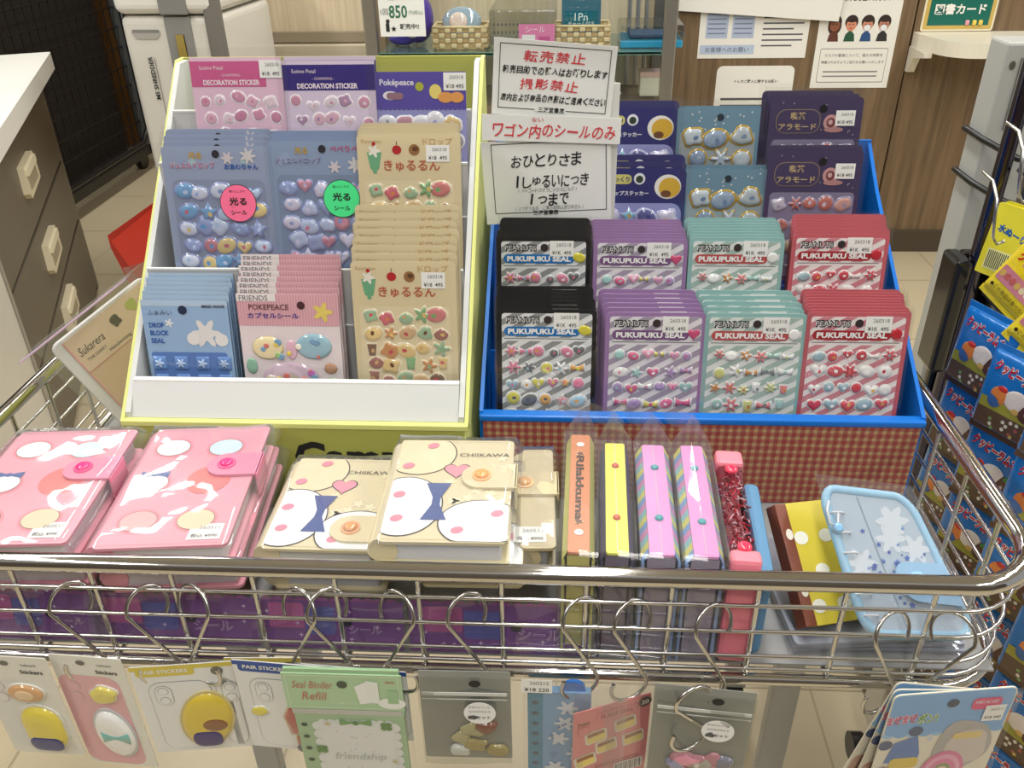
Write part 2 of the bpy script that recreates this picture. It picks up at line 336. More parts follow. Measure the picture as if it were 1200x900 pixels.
# local frame: x along the front toward the viewer, y toward the aisle, z up
S = MB(); S.box((0, -.5, 0), (DW, -.02, DH), (96, 88, 74), .003); S.box((0, -.02, 0), (.035, 0, DH), (120, 110, 94), .002); S.box((DW-.03, -.02, 0), (DW, 0, DH), (112, 102, 88), .002); S.build('body', METAL, t)
hs = [.02, .268, .470, .725]
for i in range(3):
    D = MB(); D.box((.04, -.03, hs[i]+.006), (DW-.035, .004, hs[i+1]-.004), (94, 86, 72), .002); d = D.build('drawer', METAL, t)
    zc = (.205, .385, .595)[i]; xc = .66
    P = MB(); P.slab([(xc-.10, zc-.035), (xc+.085, zc-.04), (xc+.10, zc-.025), (xc+.085, zc+.04), (xc-.085, zc+.04), (xc-.10, zc+.02)], .0, .016, (222, 210, 180)); P.slab(rr(xc-.07, zc-.025, xc+.07, zc+.012, .004), .016, .0165, (160, 148, 122))
    P.slab(rr(xc-.08, zc+.014, xc+.08, zc+.034, .004), .016, .022, (232, 222, 194))
    P.xf(Matrix.Translation((0, .004, 0)) @ Matrix(((1, 0, 0, 0), (0, 0, 1, 0), (0, 1, 0, 0), (0, 0, 0, 1)))); P.build('drawer_pull', PLAS, d)
t = thing('counter_top', 'white counter top slab over the taupe drawers at far left', 'counter top', (A.x, A.y, DH+.001), (0, 0, ang))
S = MB(); S.slab(rr(-.03, -.9, DW+.62, .05, .012), 0, .05, (238, 236, 228)); S.build('top_slab', PLAS, t)
t = thing('side_unit', 'pale grey side panel beside the taupe drawers at left edge', 'cabinet', A+dv*(DW+.004), (0, 0, ang))
S = MB(); S.box((0, -.5, 0), (.6, .012, DH), (206, 202, 190), .003); S.build('body', PLAS, t)
S = MB(); S.box((0.004, .0, 0), (.02, .016, DH), (150, 144, 132), .001); S.build('edge_strip', PLAS, t)

t = thing('roll_cage', 'black steel roll cage with wire mesh panel behind the drawers at left', 'roll cage', (-2.1, 2.9, 0))
S = MB()
S.box((-.04, 0, .06), (.0, .045, 1.7), (34, 34, 33), .004); S.box((-.04, 1.34, .06), (.0, 1.425, 1.7), (78, 80, 80), .004)
for z in (.06, 1.66): S.box((-.04, 0, z), (0, 1.42, z+.05), (34, 34, 33), .004)
S.build('side_frame', METAL, t)
S = MB()
for i in range(22): S.tube([(-.02, .05+.0625*i, .1), (-.02, .05+.0625*i, 1.67)], .003, (20, 20, 20), 6)
for i in range(18): S.tube([(-.018, .02, .14+.088*i), (-.018, 1.4, .14+.088*i)], .003, (20, 20, 20), 6)
S.build('wire_mesh', METAL, t)
S = MB(); S.box((-.9, 0.1, .06), (-.12, 1.36, 1.6), (38, 33, 29), .01); S.build('dark_load', MATT, t)
S = MB(); S.tube([(.02, .12, 1.66), (.02, .12, .2), (.02, .2, .14), (.02, 1.25, .14), (.02, 1.33, .2), (.02, 1.33, 1.66)], .012, (30, 30, 29)); S.build('bumper_tube', METAL, t)
for y in (.1, 1.3):
    S = MB(); S.tube([(-.05, y, .045), (-.02, y, .045)], .045, (18, 18, 18), 16); S.build('caster', PLAS, t)
t = thing('storage_locker', 'dark brown black storage locker standing left of the roll cage', 'locker', (-2.75, 2.2, 0))
S = MB(); S.box((-.8, -.6, 0), (.2, .55, 1.7), (30, 26, 23), .01); S.build('body', MATT, t)
S = MB(); S.box((.2, -.58, .1), (.21, .53, 1.64), (38, 33, 29), .003); S.build('door', MATT, t)

q = at(136, 10, 2.45)
SH = thing('paper_shredder', 'white paper shredder tower with a grey centre stripe', 'shredder', (q.x, 2.45, 0), (0, 0, -.06))
zt = at(150, 17, 2.45).z
S = MB(); S.box((0, 0, .05), (.28, .4, zt-.004), (214, 210, 200), .02, 4); S.build('bin_body', PLAS, SH)
S = MB(); S.box((-.006, -.012, zt), (.286, .41, zt+.17), (222, 219, 210), .025, 4); S.build('cutter_head', PLAS, SH)
S = MB(); S.box((.13, -.006, .06), (.205, .01, zt-.004), (136, 134, 130), .004); S.box((.128, -.016, zt), (.208, .01, zt+.165), (128, 126, 122), .004); S.build('centre_stripe', PLAS, SH)
S = MB(); S.box((.157, -.0085, zt-.24), (.182, -.005, zt-.05), (44, 42, 40), .001); S.box((.158, -.011, zt-.115), (.181, -.008, zt-.05), (150, 128, 40), .001); S.build('window_strip', GLOSS, SH)
S = MB(); S.box((.245, -.01, .1), (.29, .03, zt+.16), (116, 112, 106), .012); S.build('corner_trim', PLAS, SH)
S = MB(); S.slab([(.04, zt-.062), (.1, zt-.062), (.112, zt-.05), (.112, zt-.04), (.03, zt-.04), (.03, zt-.048)], 0, .003, (168, 165, 158)); S.slab(rr(.034, zt-.046, .11, zt-.038), .003, .0034, (128, 126, 120))
S.text('MS SHREDDER', .068, zt-.165, K, w=.115, rot=-pi/2+pi, bold=.02, z=.0036); S.poly(rr(.080, zt-.31, .0815, zt-.11), .0036, K)
S.xf(Matrix.Rotation(pi/2, 4, 'X')); S.build('front_marking', PLAS, SH)

q0, q1 = at(285, 62, 2.95), at(432, 62, 2.95)
t = thing('oak_cabinet', 'pale oak cabinet with a grey ledge behind the left display', 'cabinet', (q0.x, 2.95, 0))
wd = q1.x-q0.x
S = MB(); S.box((0, .03, .12), (wd, .45, 1.5), 'c8b090'); S.build('body', OAK, t)
S = MB(); S.box((0, -.02, q0.z-.02), (wd, .03, q0.z+.025), (196, 184, 160), .003); S.build('ledge', MATT, t)
S = MB(); S.box((0, .012, q0.z+.028), (wd, .03, q0.z+.062), (150, 138, 118), .002); S.build('grey_rail', METAL, t)  # grey-brown band running just above the ledge
S = MB(); S.box((0, .06, 0), (wd, .42, .12), (70, 60, 50)); S.build('plinth', MATT, t)

# ---------------------------------------------------------------- glass showcase and what stands in it
SY = 2.75
a0, a1 = at(437, 70, SY), at(795, 17, SY)
x0, x1 = a0.x-.02, a1.x
zs = at(520, 62, SY).z                                  # front edge of the upper glass shelf
zs2 = at(770, 117, SY+.05).z
t = thing('glass_showcase', 'aluminium framed glass showcase behind the handwritten signs', 'showcase', (0, SY, 0))
for x in (x0, x1-.04):
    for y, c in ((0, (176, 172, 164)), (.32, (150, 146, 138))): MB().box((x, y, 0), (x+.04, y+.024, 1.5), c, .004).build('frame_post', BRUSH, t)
S = MB(); S.box((x0, .345, .0), (x1, .355, 1.5), (214, 198, 170)); S.build('back_panel', OAK, t)
S = MB(); S.box((x0+.04, .02, 0), (x1-.04, .34, zs2-.012), (120, 104, 84), .003); S.build('base', MATT, t)
S = MB(); S.box((x0+.04, .0, zs-.010), (x1-.04, .34, zs), (150, 190, 178), .002); S.m = 1; S.build('glass_shelf', mat('shelf_glass', .05, col=(186, 214, 206), trans=.85), t)
S = MB(); S.box((x0+.04, .0, zs-.010), (x1-.04, .002, zs), (110, 160, 148), .0); S.build('shelf_edge', GLOSS, t)
S = MB(); S.add([(x0+.04, -.004, zs2), (x1-.04, -.004, zs2), (x1-.04, -.004, 1.5), (x0+.04, -.004, 1.5)], [[0, 1, 2, 3]], (255, 255, 255)); S.build('glass_pane', GLASS, t)
S = MB()
for k in range(3): S.box((x1-.13+.028*k, .28, zs2), (x1-.118+.028*k, .31, 1.5), (190, 188, 186), .002); S.box((x0+.07+.028*k, .28, zs2), (x0+.085+.028*k, .31, 1.5), (190, 188, 186), .002)
S.build('upright_rail', BRUSH, t)
q = at(445, 42, SY-.03); W, H = .138, .165
S = MB(); S.slab(rr(0, 0, W, H), 0, .001, (236, 238, 234)); S.poly(rr(0, H*.74, W, H*.95), .0016, (36, 124, 78)); S.text('次世代 整理 キャラクター', W/2, H*.84, (220, 240, 226), w=W*.7, z=.002)
S.text('葬送のフリーレン', W*.48, H*.64, K, w=W*.55, bold=.02, z=.0016); S.text('1回', W*.12, H*.42, K, h=H*.1, z=.0016); S.text('850', W*.42, H*.42, (50, 110, 84), h=H*.22, w=W*.4, bold=.02, z=.0016)
S.text('円(税込)', W*.81, H*.4, (90, 130, 112), w=W*.3, z=.0016); S.text('販売中!!', W*.65, H*.17, K, w=W*.42, bold=.02, z=.0016)
S.poly(ell(W*.18, H*.26, .006), .0016, K); S.poly(rr(W*.13, H*.08, W*.21, H*.23, .003), .0016, K); S.poly(star(W*.3, H*.13, .009), .0016, K)
link_at(S.build('price_card', PAPER, None, 'white price card with a green band reading 850 on the showcase glass', 'price card'), (q.x, SY-.012, q.z-.005), (pi/2, 0, 0))
def on_shelf(px, py, dy): p = at(px, py, SY+dy); return Vector((p.x, SY+dy, zs+.001))
q = on_shelf(491, 40, .15)+Vector((0, 0, .005))
t = thing('purple_plush', 'purple and white plush cushion leaning behind the price card', 'plush', q)
S = MB(); S.dome(ell(0, .075, .05, .075, 24), 0, .05, (84, 60, 160)); S.dome(ell(-.012, .07, .035, .055, 20), .02, .036, (232, 224, 232)); S.xf(Matrix.Rotation(pi/2, 4, 'X')); S.build('cushion_body', VINYL, t)
S = MB(); S.dome(ell(-.05, .016, .045, .02, 20), .01, .03, (70, 62, 168)); S.xf(Matrix.Rotation(pi/2, 4, 'X')); S.build('cushion_base', VINYL, t)
def basket(px, label, fill):
    q = on_shelf(px, 45, .1); t = thing('wicker_basket', label, 'basket', q)
    S = MB(); W, D, H = .075, .05, .062
    for k in range(4):
        z0 = .004+k*.015
        for i in range(9):
            a = -1+2*i/8; c = (226, 206, 164) if (i+k) % 2 else (196, 168, 122)
            S.box((a*W-.009, -D-(.004 if (i+k) % 2 else 0), z0), (a*W+.009, -D+.004, z0+.013), c, .003); S.box((a*W-.009, D-.004, z0), (a*W+.009, D, z0+.013), c, .003)
        for sx in (-1, 1): S.box((sx*(W+.008)-.004, -D, z0), (sx*(W+.008)+.004, D, z0+.013), (214, 190, 146), .003)
    S.build('woven_side', MATT, t); S = MB(); S.box((-W, -D, 0), (W, D, .006), (196, 168, 122)); S.build('basket_base', MATT, t)
    S = MB(); S.tube([(x*(W+.008), y*D, .064) for x, y in ((-1, -1), (1, -1), (1, 1), (-1, 1))], .005, (222, 202, 158), 8, True); S.build('basket_rim', MATT, t); return t, q
b1, q = basket(541, 'small wicker basket holding a round badge on the glass shelf', 0)
S = MB(); S.dome(ell(0, .05, .062, .045, 28), 0, .012, (150, 170, 186)); S.dome(ell(-.01, .05, .03, .028, 20), .008, .008, (226, 206, 196)); S.xf(Matrix.Rotation(pi/2-.3, 4, 'X'))
link_at(S.build('round_badge', PUFF, None, 'grey blue round badge sitting in the left wicker basket', 'badge'), (q.x, q.y+.012, q.z+.022))
b2, q = basket(682, 'wicker basket with a blue sign card on the glass shelf', 0)
S = MB(); S.slab(rr(-.06, 0, .06, .12), 0, .002, (60, 104, 122)); S.poly(rr(-.052, .03, .052, .072), .0026, (24, 100, 116)); S.text('1Pn', 0, .055, (210, 232, 230), w=.04, z=.003); S.text('チャーム付き', 0, .036, (220, 236, 234), w=.08, z=.003); S.xf(Matrix.Rotation(pi/2-.15, 4, 'X'))
link_at(S.build('sign_card', GLOSS, None, 'teal blue sign card standing in the right wicker basket', 'card'), (q.x-.004, q.y-.01, q.z+.03))
q = on_shelf(612, 60, .03)
t = thing('clear_drawer_box', 'clear plastic drawer box with rows of holes behind the upper sign', 'plastic box', q)
S = MB(); S.box((-.1, 0, 0), (.105, .26, .115), (255, 255, 255), .006); S.build('clear_shell', ZIPF, t)
S = MB()
for r in range(3):
    for i in range(12): S.poly(ell(-.085+.012*i, .03+.022*r, .003, .0045, 8), .0008, (96, 96, 96))
S.xf(Matrix.Translation((0, -.001, 0)) @ Matrix.Rotation(pi/2, 4, 'X')); S.build('hole_row', PLAS, t)
S = MB(); S.slab(rr(-.01, .008, .1, .075), 0, .0005, (222, 130, 178)); S.poly(rr(0, .014, .04, .045), .001, (232, 232, 236)); S.poly(rr(.05, .012, .085, .04), .001, (200, 90, 150)); S.text('シール', .04, .06, (240, 225, 235), w=.06, z=.001); S.xf(Matrix.Translation((0, -.003, 0)) @ Matrix.Rotation(pi/2, 4, 'X')); S.build('pink_insert', PAPER, t)
q = on_shelf(761, 60, .05)
t = thing('display_case', 'clear lidded case with a bright blue base on the glass shelf', 'case', q)
S = MB(); S.box((-.09, 0, 0), (.1, .17, .022), (54, 160, 204), .004); S.build('blue_base', GLOSS, t)
S = MB(); S.box((-.092, -.002, .022), (.102, .172, .065), (255, 255, 255), .004); S.build('clear_lid', ZIPF, t)
S = MB(); S.box((-.06, .03, .024), (.06, .14, .036), (70, 96, 130), .01); S.build('dark_inlay', MATT, t)
q = at(758, 118, SY+.1)
t = thing('small_box', 'small pale box with a pink printed lid low in the showcase', 'box', (q.x+.02, SY+.1, zs2))
S = MB(); S.box((-.045, 0, 0), (.05, .06, .06), (222, 220, 200), .003); S.build('box_body', PAPER, t); S = MB(); S.box((-.047, -.002, .06), (.052, .062, .075), (226, 190, 180), .002); S.build('lid', PAPER, t)
t = thing('small_box', 'pale green leaning packet beside the small box low in the showcase', 'packet', (q.x-.1, SY+.09, zs2), (0, -.5, 0))
S = MB(); S.box((-.02, 0, .0), (.02, .02, .1), (198, 202, 176), .002); S.build('packet_body', PAPER, t)
S = MB(); S.box((-.012, -.001, .03), (.012, 0, .08), (228, 226, 208), .0003); S.build('packet_label', PAPER, t)
# ---------------------------------------------------------------- wire cart
CX0, CX1, CY0, CY1, RZ = -.585, .385, .507, 1.105, .7712
cart = thing('wire_cart', 'chromed wire basket cart holding the sticker displays', 'cart', (0, 0, 0))
def loop(z, r=.065, ins=0, n=8): return [(x, y, z) for x, y in rr(CX0+ins, CY0+ins, CX1-ins, CY1-ins, r, n)]
S = MB(); S.tube(loop(RZ), .0080, n=16, closed=True); S.build('top_rim', CHROME, cart)
S = MB(); S.tube(loop(.656, .06, .002), .0052, n=10, closed=True); S.build('bottom_rail', CHROME, cart)
for z in (.7415, .7125, .684, .6685):
    S = MB(); S.tube(loop(z, .06, .002), .0018, n=8, closed=True); S.build('hoop_wire', STEEL, cart)
xs = [-.39+.069*i for i in range(-2, 11)]
for Y in (CY0+.005, CY1-.005):
    for x in xs: MB().tube([(x, Y, RZ-.006), (x, Y, .662)], .0024, n=8).build('upright_wire', STEEL, cart)
ys = [CY0+.085+.069*i for i in range(7)]
for X in (CX0+.005, CX1-.005):
    for y in ys: MB().tube([(X, y, RZ-.006), (X, y, .662)], .0024, n=8).build('upright_wire', STEEL, cart)
S = MB()
for x in xs: S.tube([(x, CY0+.004, .657), (x, CY1-.004, .657)], .0023, n=6)
for y in [CY0+.03+.04*i for i in range(15)]: S.tube([(CX0+.004, y, .653), (CX1-.004, y, .653)], .0018, n=6)
S.build('basket_floor', STEEL, cart)
S = MB(); S.box((CX0+.012, CY0+.014, .6605), (CX1-.012, CY1-.012, .6625), (150, 150, 150), .0); S.build('floor_liner', mat('grey_liner', .5), cart)
for x in (-.42, .302):
    for y in (.78, 1.0):
        S = MB(); S.box((x-.018, y-.01, .07), (x+.018, y+.01, .65), (176, 178, 176), .003); S.build('leg', METAL, cart)
        S = MB(); S.tube([(x-.014, y, .035), (x+.014, y, .035)], .035, (40, 40, 40), 18); S.build('caster', PLAS, cart)
S = MB()
for y in (.78, 1.0): S.box((-.42, y-.008, .60), (.302, y+.008, .64), (150, 152, 150), .002)
S.build('under_brace', METAL, cart)

# ---------------------------------------------------------------- green stepped display box (left)
GX0, GX1 = -.453, -.0915
GREEN, GEDGE, WHT = (172, 174, 84), (216, 220, 134), (208, 210, 208)
g = thing('display_box', 'yellow-green stepped cardboard display box at the left of the cart', 'display box', (0, 0, 0))
GF, GB = .715, 1.045                     # front, back
prof = [(GF, .664), (GF, .772), (GB-.02, 1.072), (GB, 1.072), (GB, .664)]
for a in (GX0, GX1-.004): MB().prism(prof, a, a+.004, GEDGE).build('side_wall', MATT, g)
S = MB(); S.box((GX0+.004, GB-.004, .664), (GX1-.004, GB, 1.072), GREEN); S.build('back_wall', MATT, g)
S = MB(); S.box((GX0+.004, GF, .664), (GX1-.004, GF+.004, .770), GREEN); S.box((GX0, GF-.001, .767), (GX1, GF+.010, .7735), GEDGE, .001)
S.text('Campus', -.196, .7275, (28, 28, 26), w=.158, bold=.035, z=.0); 
n0 = 0
# lettering was laid flat: stand it up on the front face
tv = len(tmesh('Campus', .035)[0]); S.v[-tv:] = [(p[0], GF-.0006, p[1]) for p in S.v[-tv:]]
S.build('front_wall', MATT, g)
ip = [(GF+.008, .70), (GF+.008, .823), (GB-.028, 1.066), (GB-.006, 1.066), (GB-.006, .70)]
for a, b in ((GX0+.0045, GX0+.010), (GX1-.010, GX1-.0045)):
    S = MB(); ipp = [(GF+.006, .70), (GF+.006, .780), (GB-.03, 1.070), (GB-.006, 1.070), (GB-.006, .70)]
    S.prism(ipp, a, b, WHT); S.build('side_liner', MATT, g)
LX0, LX1 = GX0+.0105, GX1-.0105
S = MB(); S.prism([(GF+.006, .774), (GF+.027, .807), (GF+.030, .805), (GF+.009, .772)], LX0, LX1, WHT); S.box((LX0, GF+.026, .8045), (LX1, GF+.033, .8075), (236, 237, 235), .0008); S.build('front_lip', MATT, g)
divs = []
for y, pyd in ((.8205, 381), (.8245, 316), (.9015, 254), (.9055, 191), (.967, 129)):
    z = at(410, pyd, y).z
    S = MB(); S.box((LX0, y, z-.085), (LX1, y+.0015, z), (206, 207, 206)); S.box((LX0, y-.0005, z-.002), (LX1, y+.002, z+.0006), (238, 239, 237), .0004); S.build('step_divider', MATT, g); divs.append((y, z))

# ---------------------------------------------------------------- blue box with gingham front (right)
BX0, BX1, BF, BB = -.083, .371, .742, 1.058
BLUE = (20, 112, 206)
b = thing('display_box', 'blue cardboard display box with a red gingham front at the right of the cart', 'display box', (0, 0, 0))
prof = [(BF+.004, .664), (BF+.004, .772), (BF+.26, .928), (BB, .97), (BB, .664)]
for a, c in ((BX0, BX0+.004), (BX1-.004, BX1)):
    S = MB(); S.prism(prof, a, c, BLUE); S.build('side_wall', PLAS, b)
S = MB(); S.box((BX0, BB-.004, .664), (BX1, BB, .97), BLUE); S.build('back_wall', PLAS, b)
S = MB(); S.box((BX0, BF-.002, .7625), (BX1, BF+.012, .770), BLUE, .002); S.build('front_rim', PLAS, b)
S = MB(); w, h = BX1-BX0-.008, .0985
S.slab(rr(0, 0, w, h), 0, .003, (200, 168, 120)); p = .0086
for i in range(int(w/p)+1): S.poly(rr(i*p, 0, min(i*p+p/2, w), h), .0034, (172, 106, 90))
for j in range(int(h/p)+1):
    S.poly(rr(0, j*p, w, min(j*p+p/2, h)), .0038, (172, 106, 90))
    for i in range(int(w/p)+1): S.poly(rr(i*p, j*p, min(i*p+p/2, w), min(j*p+p/2, h)), .0042, (150, 64, 60))
S.xf(Matrix.Translation((BX0+.004, BF+.003, .664)) @ Matrix.Rotation(pi/2, 4, 'X')); S.build('gingham_front', PAPER, b)
steps = []
for y, z, yb, zb in ((.8455, .79, .75, .712), (.940, .83, .848, .757), (1.0025, .875, .947, .800)):
    S = MB(); S.box((BX0+.005, y, .70), (BX1-.005, y+.0015, z), BLUE); S.box((BX0+.005, yb, zb-.002), (BX1-.005, y, zb), BLUE); S.build('step_divider', PLAS, b)

# ---------------------------------------------------------------- sticker cards: designs
PROTO = {}
def proto(key, parts): PROTO[key] = parts      # list of (name, mesh)
def card(key, w, h, t, base, mats=None, film_m=.0022, price=None, puff=None, r=.004, edge=None, bigtag=None, label=True, sleeve=True):
    P = [('card_sheet', base.mesh('card_sheet', mats or GLOSS))]
    if puff: P.append(('sticker_relief', puff.mesh('sticker_relief', PUFF)))
    if bigtag: P.append(('round_tag', bigtag.mesh('round_tag', PAPER)))
    if price: P.append(('price_label', tag_label(*price).mesh('price_label', PAPER)))
    if sleeve: P.append(('clear_sleeve', film(-w/2-film_m, -.002, w/2+film_m, h+film_m*1.6, t+(.0028 if puff else .0014), .0006, seed=len(PROTO)).mesh('clear_sleeve', FILM)))
    proto(key, P)
def puku(key, border, bg, st, pill, pal, kinds, seed):
    w, h = .102, .150; S = MB(); x = w/2
    S.slab(rr(-x, 0, x, h, .005), 0, .0012, border); S.slab(rr(-x+.0045, .0045, x-.0045, h-.0045, .003), .0012, .0015, bg)
    stripes(S, -x+.0045, .0045, x-.0045, h-.034, .0115, .5, .52, .0018, st); stripes(S, -x+.0045, h-.03, x-.0045, h-.0045, .0115, .5, .52, .0017, st)
    S.text('PEANUTS', -x+.009, h-.0115, (34, 34, 36), w=.035, h=.0078, z=.0021, bold=.075, align='l'); S.text('PEANUTS', -x+.009, h-.0115, (232, 232, 230), w=.034, h=.0052, z=.0023, bold=-.004, align='l')
    S.poly(ell(.001, h-.011, .0042), .0022, (52, 42, 44))
    S.poly(rr(-x+.007, h-.0285, x-.017, h-.0185, .005), .002, pill); S.text('PUKUPUKU SEAL', -.005, h-.0235, (246, 246, 244), w=.070, h=.006, bold=.045, z=.0023)
    S.poly(rr(-x+.007, h-.0315, x-.008, h-.0309), .002, (70, 70, 72))
    P = MB(); puffs(P, -x+.008, .006, x-.008, h-.036, 6, 1, pal[:3], kinds[:1], .0056, seed, .0018) if False else None
    rows = [(6, .0058), (5, .0068), (6, .0062), (5, .0072), (5, .0066), (4, .008)]
    y = h-.036
    for i, (n, rad) in enumerate(rows):
        puffs(P, -x+.009, y-.0182, x-.009, y, n, 1, pal, kinds[i % len(kinds):]+kinds[:1], rad, seed+i*31, .0018, .0018, outline=(226, 228, 228), core=True); y -= .0178
    P.dome(shape(kinds[-1], x-.012, h-.022, .0065, random.Random(seed)), .0018, .0012, pal[0])
    card(key, w, h, .0012, S, puff=P, price=(.020, h-.012, .026, .017, .0024, '260318', '¥1K  495', 0))
puku('puku_black', (24, 24, 26), (230, 232, 232), (146, 150, 150), (24, 116, 186), [(216, 206, 70), (236, 236, 234), (90, 94, 98), (220, 120, 150), (150, 190, 210), (222, 160, 70)], ['round', 'bow', 'cloud', 'heart', 'star', 'oval'], 3)
puku('puku_purple', (156, 122, 170), (230, 228, 232), (166, 156, 174), (124, 84, 134), [(206, 80, 124), (236, 236, 234), (170, 140, 190), (214, 200, 90), (150, 196, 190), (230, 150, 180)], ['round', 'flower', 'cloud', 'oval', 'bow', 'heart'], 11)
puku('puku_mint', (146, 188, 186), (230, 234, 230), (168, 190, 182), (188, 84, 84), [(238, 238, 236), (196, 130, 66), (120, 132, 128), (206, 208, 120), (210, 110, 110), (150, 190, 180)], ['cloud', 'oval', 'flower', 'cup', 'bow', 'round'], 23)
puku('puku_red', (196, 96, 106), (240, 232, 230), (208, 136, 146), (166, 36, 48), [(196, 40, 56), (240, 238, 236), (206, 60, 72), (216, 170, 80), (240, 236, 232), (140, 170, 180)], ['heart', 'cloud', 'bow', 'heart', 'oval', 'round'], 37)

FOODP = [(196, 130, 70), (110, 76, 54), (210, 170, 120), (196, 84, 96), (120, 170, 110), (224, 190, 120), (206, 110, 110), (146, 180, 140), (150, 90, 80)]
w, h = .106, .156; x = w/2; TAN = (220, 205, 166); S = MB()
S.slab(rr(-x, 0, x, h, .005), 0, .0013, TAN, (192, 174, 132)); S.poly(rr(-x+.006, .004, x-.007, h-.046, .003), .0016, (226, 212, 176))
S.text('きゅるるん', .003, h-.031, (186, 100, 72), w=.058, bold=.02, z=.0017); S.text('Kyururun', -x+.005, h-.0075, (190, 160, 116), w=.02, z=.0017, align='l'); S.text('ドロップ', .03, h-.0075, (196, 150, 100), w=.03, z=.0017, align='c')
S.poly([(-.043, h-.018), (-.040, h-.034), (-.0375, h-.036), (-.0375, h-.039), (-.0335, h-.039), (-.0335, h-.036), (-.031, h-.034), (-.028, h-.018)], .0016, (110, 172, 132)); S.poly(flower(-.0355, h-.0165, .007, 5), .0017, (236, 232, 220)); S.poly(ell(-.0355, h-.0095, .002), .0019, (180, 40, 44))
S.poly(ell(-.012, h-.0155, .0048, .0045), .0016, (182, 38, 44)); S.poly(rr(-.0124, h-.0105, -.0116, h-.007), .0017, (70, 50, 30)); S.poly(ell(.006, h-.0155, .0056), .0016, (150, 108, 66)); S.poly(ell(.007, h-.0145, .003, .0024), .0018, (96, 62, 38))
P = MB(); puffs(P, -x+.009, .006, x-.010, h-.049, 5, 6, FOODP, ['oval', 'bowl', 'flower', 'oval', 'cone', 'cup', 'round', 'cloud', 'blob'], .0086, 5, .0016, .0016, outline=(232, 220, 190), jit=.35)
card('tan', w, h, .0013, S, puff=P, price=(.030, h-.019, .024, .0165, .0018, '260318', '¥18  495', -.04), sleeve=True)

def holo(key, tint, side, titl, sub, pal, tagc, tagx, seed):
    w, h = .116, .158; x = w/2; S = MB()
    S.slab(rr(-x, 0, x, h, .005), 0, .0014, tint, side)
    R = random.Random(seed)
    for i in range(16):
        xx = -x+w*R.random()*.96; S.poly(ell(xx if abs(xx) < x-.006 else xx*.9, R.uniform(.01, h-.01), R.uniform(.002, .006)), .0016+.00001*i, R.choice([(214, 190, 224), (186, 220, 230), (232, 222, 200), (170, 190, 230)]))
    S.poly(rr(-x+.008, .005, x-.009, h-.034, .008), .0019, tuple(int(c*.92) for c in tint))
    S.text(titl, -.026, h-.0195, (246, 240, 246), w=.048, h=.0072, bold=.05, z=.0021); S.text(titl, -.026, h-.0195, (206, 96, 150) if seed == 5 else (70, 90, 170), w=.048, h=.0066, bold=.01, z=.0023)
    S.text('光る', -.022, h-.0095, (222, 184, 80), w=.014, bold=.03, z=.0022)
    S.text(sub, .026, h-.021 if seed == 5 else h-.008, (60, 110, 190) if seed == 5 else (206, 110, 150), w=.036, bold=.03, z=.0022)
    S.poly(ell(.0, h-.008, .004), .0022, (50, 50, 62)); S.poly(flower(.034, h-.010 if seed == 5 else h-.024, .009, 7), .0021, (238, 236, 238)); S.poly(flower(.012, h-.012 if seed == 5 else h-.026, .007, 6), .0021, (238, 230, 236))
    P = MB(); puffs(P, -x+.012, .008, x-.013, h-.038, 5, 6, pal, ['blob', 'oval', 'blob', 'star', 'round', 'heart', 'oval'], .0092, seed, .0019, .0022, outline=(140, 152, 196), jit=.35)
    B = MB(); tx = tagx; ty = h-.058; B.slab(ell(tx, ty, .0195, n=36), .0045, .0049, (40, 42, 44)); B.slab(ell(tx, ty, .0188, n=36), .0049, .0051, tagc); B.text('光る', tx, ty+.002, (28, 28, 30), w=.019, h=.0085, bold=.03, z=.0054); B.text('シール', tx, ty-.0095, (28, 28, 30), w=.017, bold=.02, z=.0054); B.text('暗いところで', tx, ty+.0125, (28, 28, 30), w=.017, z=.0054)
    card(key, w, h, .0014, S, HOLO, puff=P, bigtag=B)
holo('holo_pink', (174, 190, 222), (120, 130, 176), 'ジュエルドロップ', 'おあわちゃん', [(96, 152, 206), (196, 206, 232), (128, 146, 200), (150, 172, 220), (206, 184, 120), (182, 112, 130), (166, 190, 224), (180, 196, 228)], (246, 112, 152), .020, 5)
holo('holo_green', (160, 182, 218), (110, 124, 176), 'ジュエルドロップ', 'ぺべりべり', [(170, 184, 222), (196, 184, 214), (140, 152, 198), (190, 124, 150), (200, 198, 226), (130, 152, 206)], (70, 226, 140), .018, 9)

w, h = .092, .150; x = w/2; S = MB()      # pale blue block stickers
S.slab(rr(-x, 0, x, h), 0, .0012, (158, 192, 226), (130, 160, 200)); S.poly(rr(-x+.004, .004, x-.006, h-.056, .003), .0015, (96, 134, 200)); S.poly(rr(-x, h-.006, x, h), .0014, (186, 210, 232))
S.text('ふぁみい', -x+.006, h-.013, (70, 84, 120), w=.026, z=.0016, align='l')
for i, s_ in enumerate(('DROP', 'BLOCK', 'SEAL')): S.text(s_, -x+.006, h-.0265-.0085*i, (60, 104, 178), w=(.016, .02, .0145)[i], h=.0056, bold=.04, z=.0017, align='l')
S.text('MIND WAVE', .031, h-.006, (44, 50, 74), w=.024, bold=.03, z=.0017); S.poly(ell(-.002, h-.010, .0048), .0017, (36, 52, 84))
S.poly(flower(.020, h-.035, .017, 6), .0016, (236, 236, 232)); S.poly(ell(.006, h-.041, .007), .0018, (240, 240, 236)); S.poly(ell(.036, h-.042, .007), .0018, (240, 240, 236)); S.poly(flower(-.018, h-.024, .005, 5), .0017, (232, 238, 240))
P = MB()
